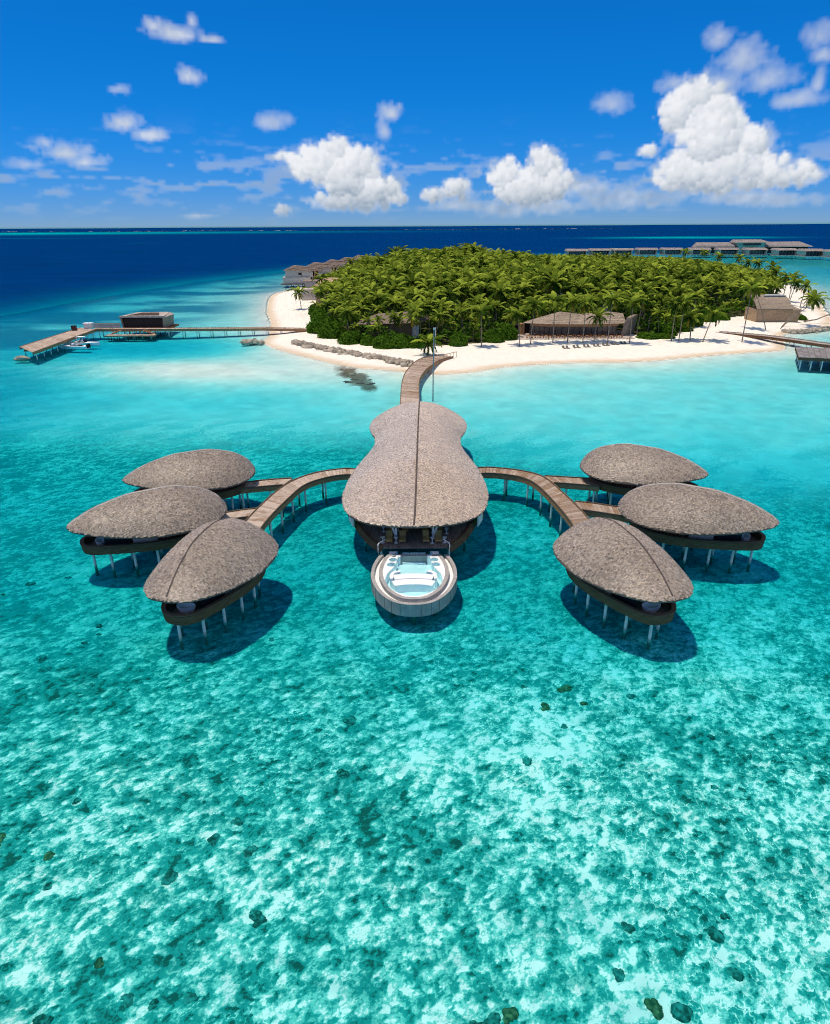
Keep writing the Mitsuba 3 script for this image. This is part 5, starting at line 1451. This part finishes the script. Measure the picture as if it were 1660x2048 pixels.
t = thing('grove_pavilion', 'dark shingle-roofed pavilion half sunk in the palms behind the front shrubs', 'pavilion')
v = np.array([(-19.5, 229, 6.0), (2.5, 228.5, 6.6), (6, 241, 6.6), (-18, 243, 6.2), (-12, 235.5, 8.8), (0.5, 235, 9.6)])
put(t + '__roof', (v, np.array([[0, 1, 5], [0, 5, 4], [1, 2, 5], [2, 3, 4], [2, 4, 5], [3, 0, 4], [0, 2, 1], [0, 3, 2]])), 'villa_thatch_roof', uv=flat_uv(6, .2))
put(t + '__wall', box(-7, 236, 0.8, 17, 9, 5.9), 'warm_wood')
put(t + '__end_wall', box(0.5, 231.2, 0.8, 2.4, 0.3, 5.4), 'white_plaster')
for k, (x, y, w, d, h_, roof, lab) in enumerate([(80.5, 290, 6, 7, 9.5, 'teal_paint', 'tall white service building with a teal roof among the palms'), (45, 356, 15, 9, 6.5, 'pool_tile', 'pale building with a light roof in the middle of the grove'),
                                                 (72, 352, 8, 7, 7.5, 'white_plaster', 'small white building right of the pale one in the grove'), (22, 422, 9, 7, 9.5, 'white_plaster', 'white building in the back left of the grove'),
                                                 (61, 440, 6, 7, 12.5, 'teal_paint', 'narrow white building with a teal top at the back of the grove'), (66, 290, 7, 6, 5.2, 'teal_paint', 'low building with a teal roof behind the beach bar')]):
    t = thing('island_building', lab, 'building')
    put(t + '__wall', box(x, y, 0.8, w, d, h_), 'white_plaster')
    put(t + '__roof', box(x, y, h_ + 0.003, w + 0.8, d + 0.8, h_ + 0.4), roof)
    for j in range(2):
        put(t + '__window', box(x - w * 0.22 + j * w * 0.44, y - d / 2 - 0.04, h_ - 2.4, w * 0.22, 0.08, h_ - 1.0), 'dark_glass')
diffuse('teal_paint', (0.10, 0.36, 0.33))
diffuse('pool_tile', (0.42, 0.66, 0.66))

# ------------------------------------------------------------------ boardwalk and deck at the right edge
boardwalk('rr', [(107.5, 243.2), (114, 233.5), (121.5, 222), (127.5, 210), (136, 196)], [(105.5, 240.2), (111.2, 231.2), (118.2, 220), (124.0, 208), (132, 194)], 1.6, 'grey plank boardwalk from the right beach out over the inlet', None, pitch=0.8, pile_every=6, planks=True, zs=([0, 0.3, 1], [1.15, 1.9, 2.2]), name='boardwalk', curb='dark_wood', wood='grey_plank', fascia='dark_wood')
t = thing('overwater_deck', 'grey shingle deck roof on white piles cut by the right picture edge', 'deck')
DQ = [(102.2, 180.2), (128, 172), (140, 190), (109.8, 196.5)]
put(t + '__slab', prism(Polygon(DQ), 2.55, 3.3), 'dark_wood')
d0, d1, d2, d3 = [np.array(q) for q in DQ]
for i in range(20):
    for j in range(12):
        u0, u1, w0, w1 = (i + .03) / 20, (i + .97) / 20, (j + .02) / 12, (j + .98) / 12
        q = lambda u, w: (d0 * (1 - u) + d1 * u) * (1 - w) + (d3 * (1 - u) + d2 * u) * w
        put(t + '__board', hexa([(*q(u0, w0), 3.303), (*q(u1, w0), 3.303), (*q(u1, w1), 3.303), (*q(u0, w1), 3.303)], [(*q(u0, w0), 3.38), (*q(u1, w0), 3.38), (*q(u1, w1), 3.36), (*q(u0, w1), 3.36)]), 'grey_board', uv=flat_uv(8, rng.uniform(0, 1)))
tone_mat('grey_board', lambda p, n, uv: mix(mi.Color3f(0.13, 0.125, 0.125), mi.Color3f(0.36, 0.35, 0.35), 0.5 * uv.x + 0.5 * noise(p.x * 3, p.y * 3, 1)))
for u in np.linspace(0.03, 0.97, 11):
    for w in (0.04, 0.35, 0.7, 0.96):
        a = (d0 * (1 - u) + d1 * u) * (1 - w) + (d3 * (1 - u) + d2 * u) * w
        pile(t, float(a[0]), float(a[1]), 2.54, 0.16)

t = thing('driftwood', 'bare grey driftwood tree lying on the right beach', 'driftwood')
put(t + '__trunk', tube([(150.5, 267, 1.2), (156, 268.5, 1.8), (162, 271, 3.4), (166, 273, 5.4)], [0.28, 0.24, 0.18, 0.1], 7), 'trunk_bark', smooth=60)
for q in ([(162, 271, 3.4), (163.5, 271.5, 5.6), (164, 271.5, 8.0)], [(166, 273, 5.4), (168, 274, 6.0), (170, 274.4, 5.6)], [(164, 272, 4.4), (165.5, 271, 6.5)]):
    put(t + '__branch', tube(q, np.linspace(0.12, 0.05, len(q)), 6), 'trunk_bark', smooth=60)

# ------------------------------------------------------------------ far row of water villas across the lagoon
FV = [(193, 856, 'A'), (223, 866, 'A'), (252, 874, 'A'), (283, 878, 'B'), (313, 876, 'B'), (345, 872, 'B'), (376, 866, 'B'), (406, 858, 'B'), (432, 840, 'B'), (448, 812, 'B'), (462, 784, 'B'), (478, 756, 'B')]
for i, (x, y, k) in enumerate(FV):
    t = thing('water_villa', f'grey water villa across the lagoon, {("leftmost" if i == 0 else "rightmost" if i == 11 else ORD[i])} of the row across the lagoon', 'villa', 'far row of water villas')
    w, d, z0 = 19.5, 14, 2.6
    put(t + '__deck', box(x, y - 2, 1.9, w + 4, d + 6, 2.6), 'pale_wood')
    put(t + '__glass', box(x, y - d / 2 + 1.2, 2.61, w - 2.5, 0.3, 6.6), 'teal_glass')
    put(t + '__body', box(x, y + 1, 2.62, w - 1.5, d - 3.5, 7.0), 'shadow_brown')
    for s_ in (-1, 1):
        put(t + '__end_wall', hexa([(x + s_ * w / 2 - .6, y - d / 2 - 2.0, 2.0), (x + s_ * w / 2 + .6, y - d / 2 - 2.0, 2.0), (x + s_ * w / 2 + .6, y + d / 2, 2.0), (x + s_ * w / 2 - .6, y + d / 2, 2.0)],
                                   [(x + s_ * (w / 2 + 1.2) - .6, y - d / 2 - 3.0, 7.6), (x + s_ * (w / 2 + 1.2) + .6, y - d / 2 - 3.0, 7.6), (x + s_ * (w / 2 + 1.2) + .6, y + d / 2, 7.6), (x + s_ * (w / 2 + 1.2) - .6, y + d / 2, 7.6)]), 'pale_wall')
    put(t + '__roof', hexa([(x - w / 2 - 2.4, y - d / 2 - 3.4, 7.61), (x + w / 2 + 2.4, y - d / 2 - 3.4, 7.61), (x + w / 2 + 8, y + d / 2 + 2, 7.61), (x - w / 2 - 2.4, y + d / 2 + 2, 7.61)], [(x - w / 2 - 2.0, y - d / 2 - 2.8, 8.1), (x + w / 2 + 2.0, y - d / 2 - 2.8, 8.1), (x + w / 2 + 7, y + d / 2, 9.6), (x - w / 2 - 1.0, y + d / 2, 9.9)]), 'far_roof', uv=flat_uv(8, 0.7))
    for m_ in range(5):
        put(t + '__mullion', box(x - w / 2 + 2.6 + m_ * 3.6, y - d / 2 + 1.0, 2.62, 0.35, 0.15, 6.6), 'pale_wood')
    for px in np.linspace(-w / 2, w / 2, 6):
        pile(t, float(x + px), y - d / 2 - 3.5, 1.89, 0.4, -4)
diffuse('far_roof', mikit.proc(lambda p, n, uv: mix(mi.Color3f(0.17, 0.155, 0.15), mi.Color3f(0.34, 0.31, 0.30), noise(p.x * 0.6, p.y * 0.6, p.z))))
glossy('teal_glass', (0.02, 0.075, 0.085), 0.2, 0.5)
diffuse('pale_wall', (0.42, 0.37, 0.33))
t = thing('overwater_hall', 'tall pale hall with flat grey roofs rising behind the far villas', 'hall')
put(t + '__tower', hexa([(418, 925, 2), (448, 925, 2), (448, 945, 2), (418, 945, 2)], [(414, 922, 14), (450, 922, 14), (450, 945, 14), (414, 945, 14)]), 'pale_wall')
put(t + '__tower_roof', hexa([(411, 919, 14.01), (454, 919, 14.01), (458, 948, 14.01), (414, 948, 14.01)], [(412, 920, 14.9), (453, 920, 14.9), (454, 947, 17.3), (417, 947, 17.3)]), 'far_roof')
put(t + '__window', box(432, 921.4, 10.8, 22, 0.8, 12.9), 'dark_glass')
put(t + '__doorway', box(432, 923.4, 4.0, 15, 2.2, 8.6), 'bar_orange')
put(t + '__side_roof', hexa([(362, 926, 8.5), (413, 926, 8.5), (413, 950, 8.5), (366, 950, 8.5)], [(364, 927, 10.5), (413, 927, 10.5), (413, 948, 14.2), (370, 948, 14.2)]), 'far_roof')
put(t + '__side_roof', hexa([(452, 926, 8.5), (512, 922, 8.5), (512, 950, 8.5), (452, 950, 8.5)], [(452, 927, 10.5), (510, 923, 9.6), (506, 948, 14.6), (452, 948, 14.2)]), 'far_roof')
put(t + '__base', box(436, 936, 1.2, 140, 22, 8.49), 'shadow_brown')

# ------------------------------------------------------------------ surf on the outer reef
fr = np.random.default_rng(77)
ms = []
for i in range(240):
    x = fr.uniform(-4600, 1900)
    y = 7250 + 260 * math.sin(x / 900.0) + fr.normal(0, 60) - max(0, x) * 0.35
    L, hgt = fr.uniform(30, 130), fr.uniform(2.0, 5.5)
    v = np.array([(x - L / 2, y, 0.2), (x - L / 4, y - 8, hgt * .7), (x + L / 4, y - 8, hgt), (x + L / 2, y, 0.2), (x + L / 4, y + 14, 0.2), (x - L / 4, y + 14, 0.2)])
    ms.append((v, np.array([[0, 1, 5], [1, 2, 4], [1, 4, 5], [2, 3, 4], [0, 3, 1], [1, 3, 2]])))
put('surf', cat_m(ms), 'foam', kind='stuff', label='white breakers along the far outer reef')
diffuse('foam', (0.85, 0.87, 0.88))
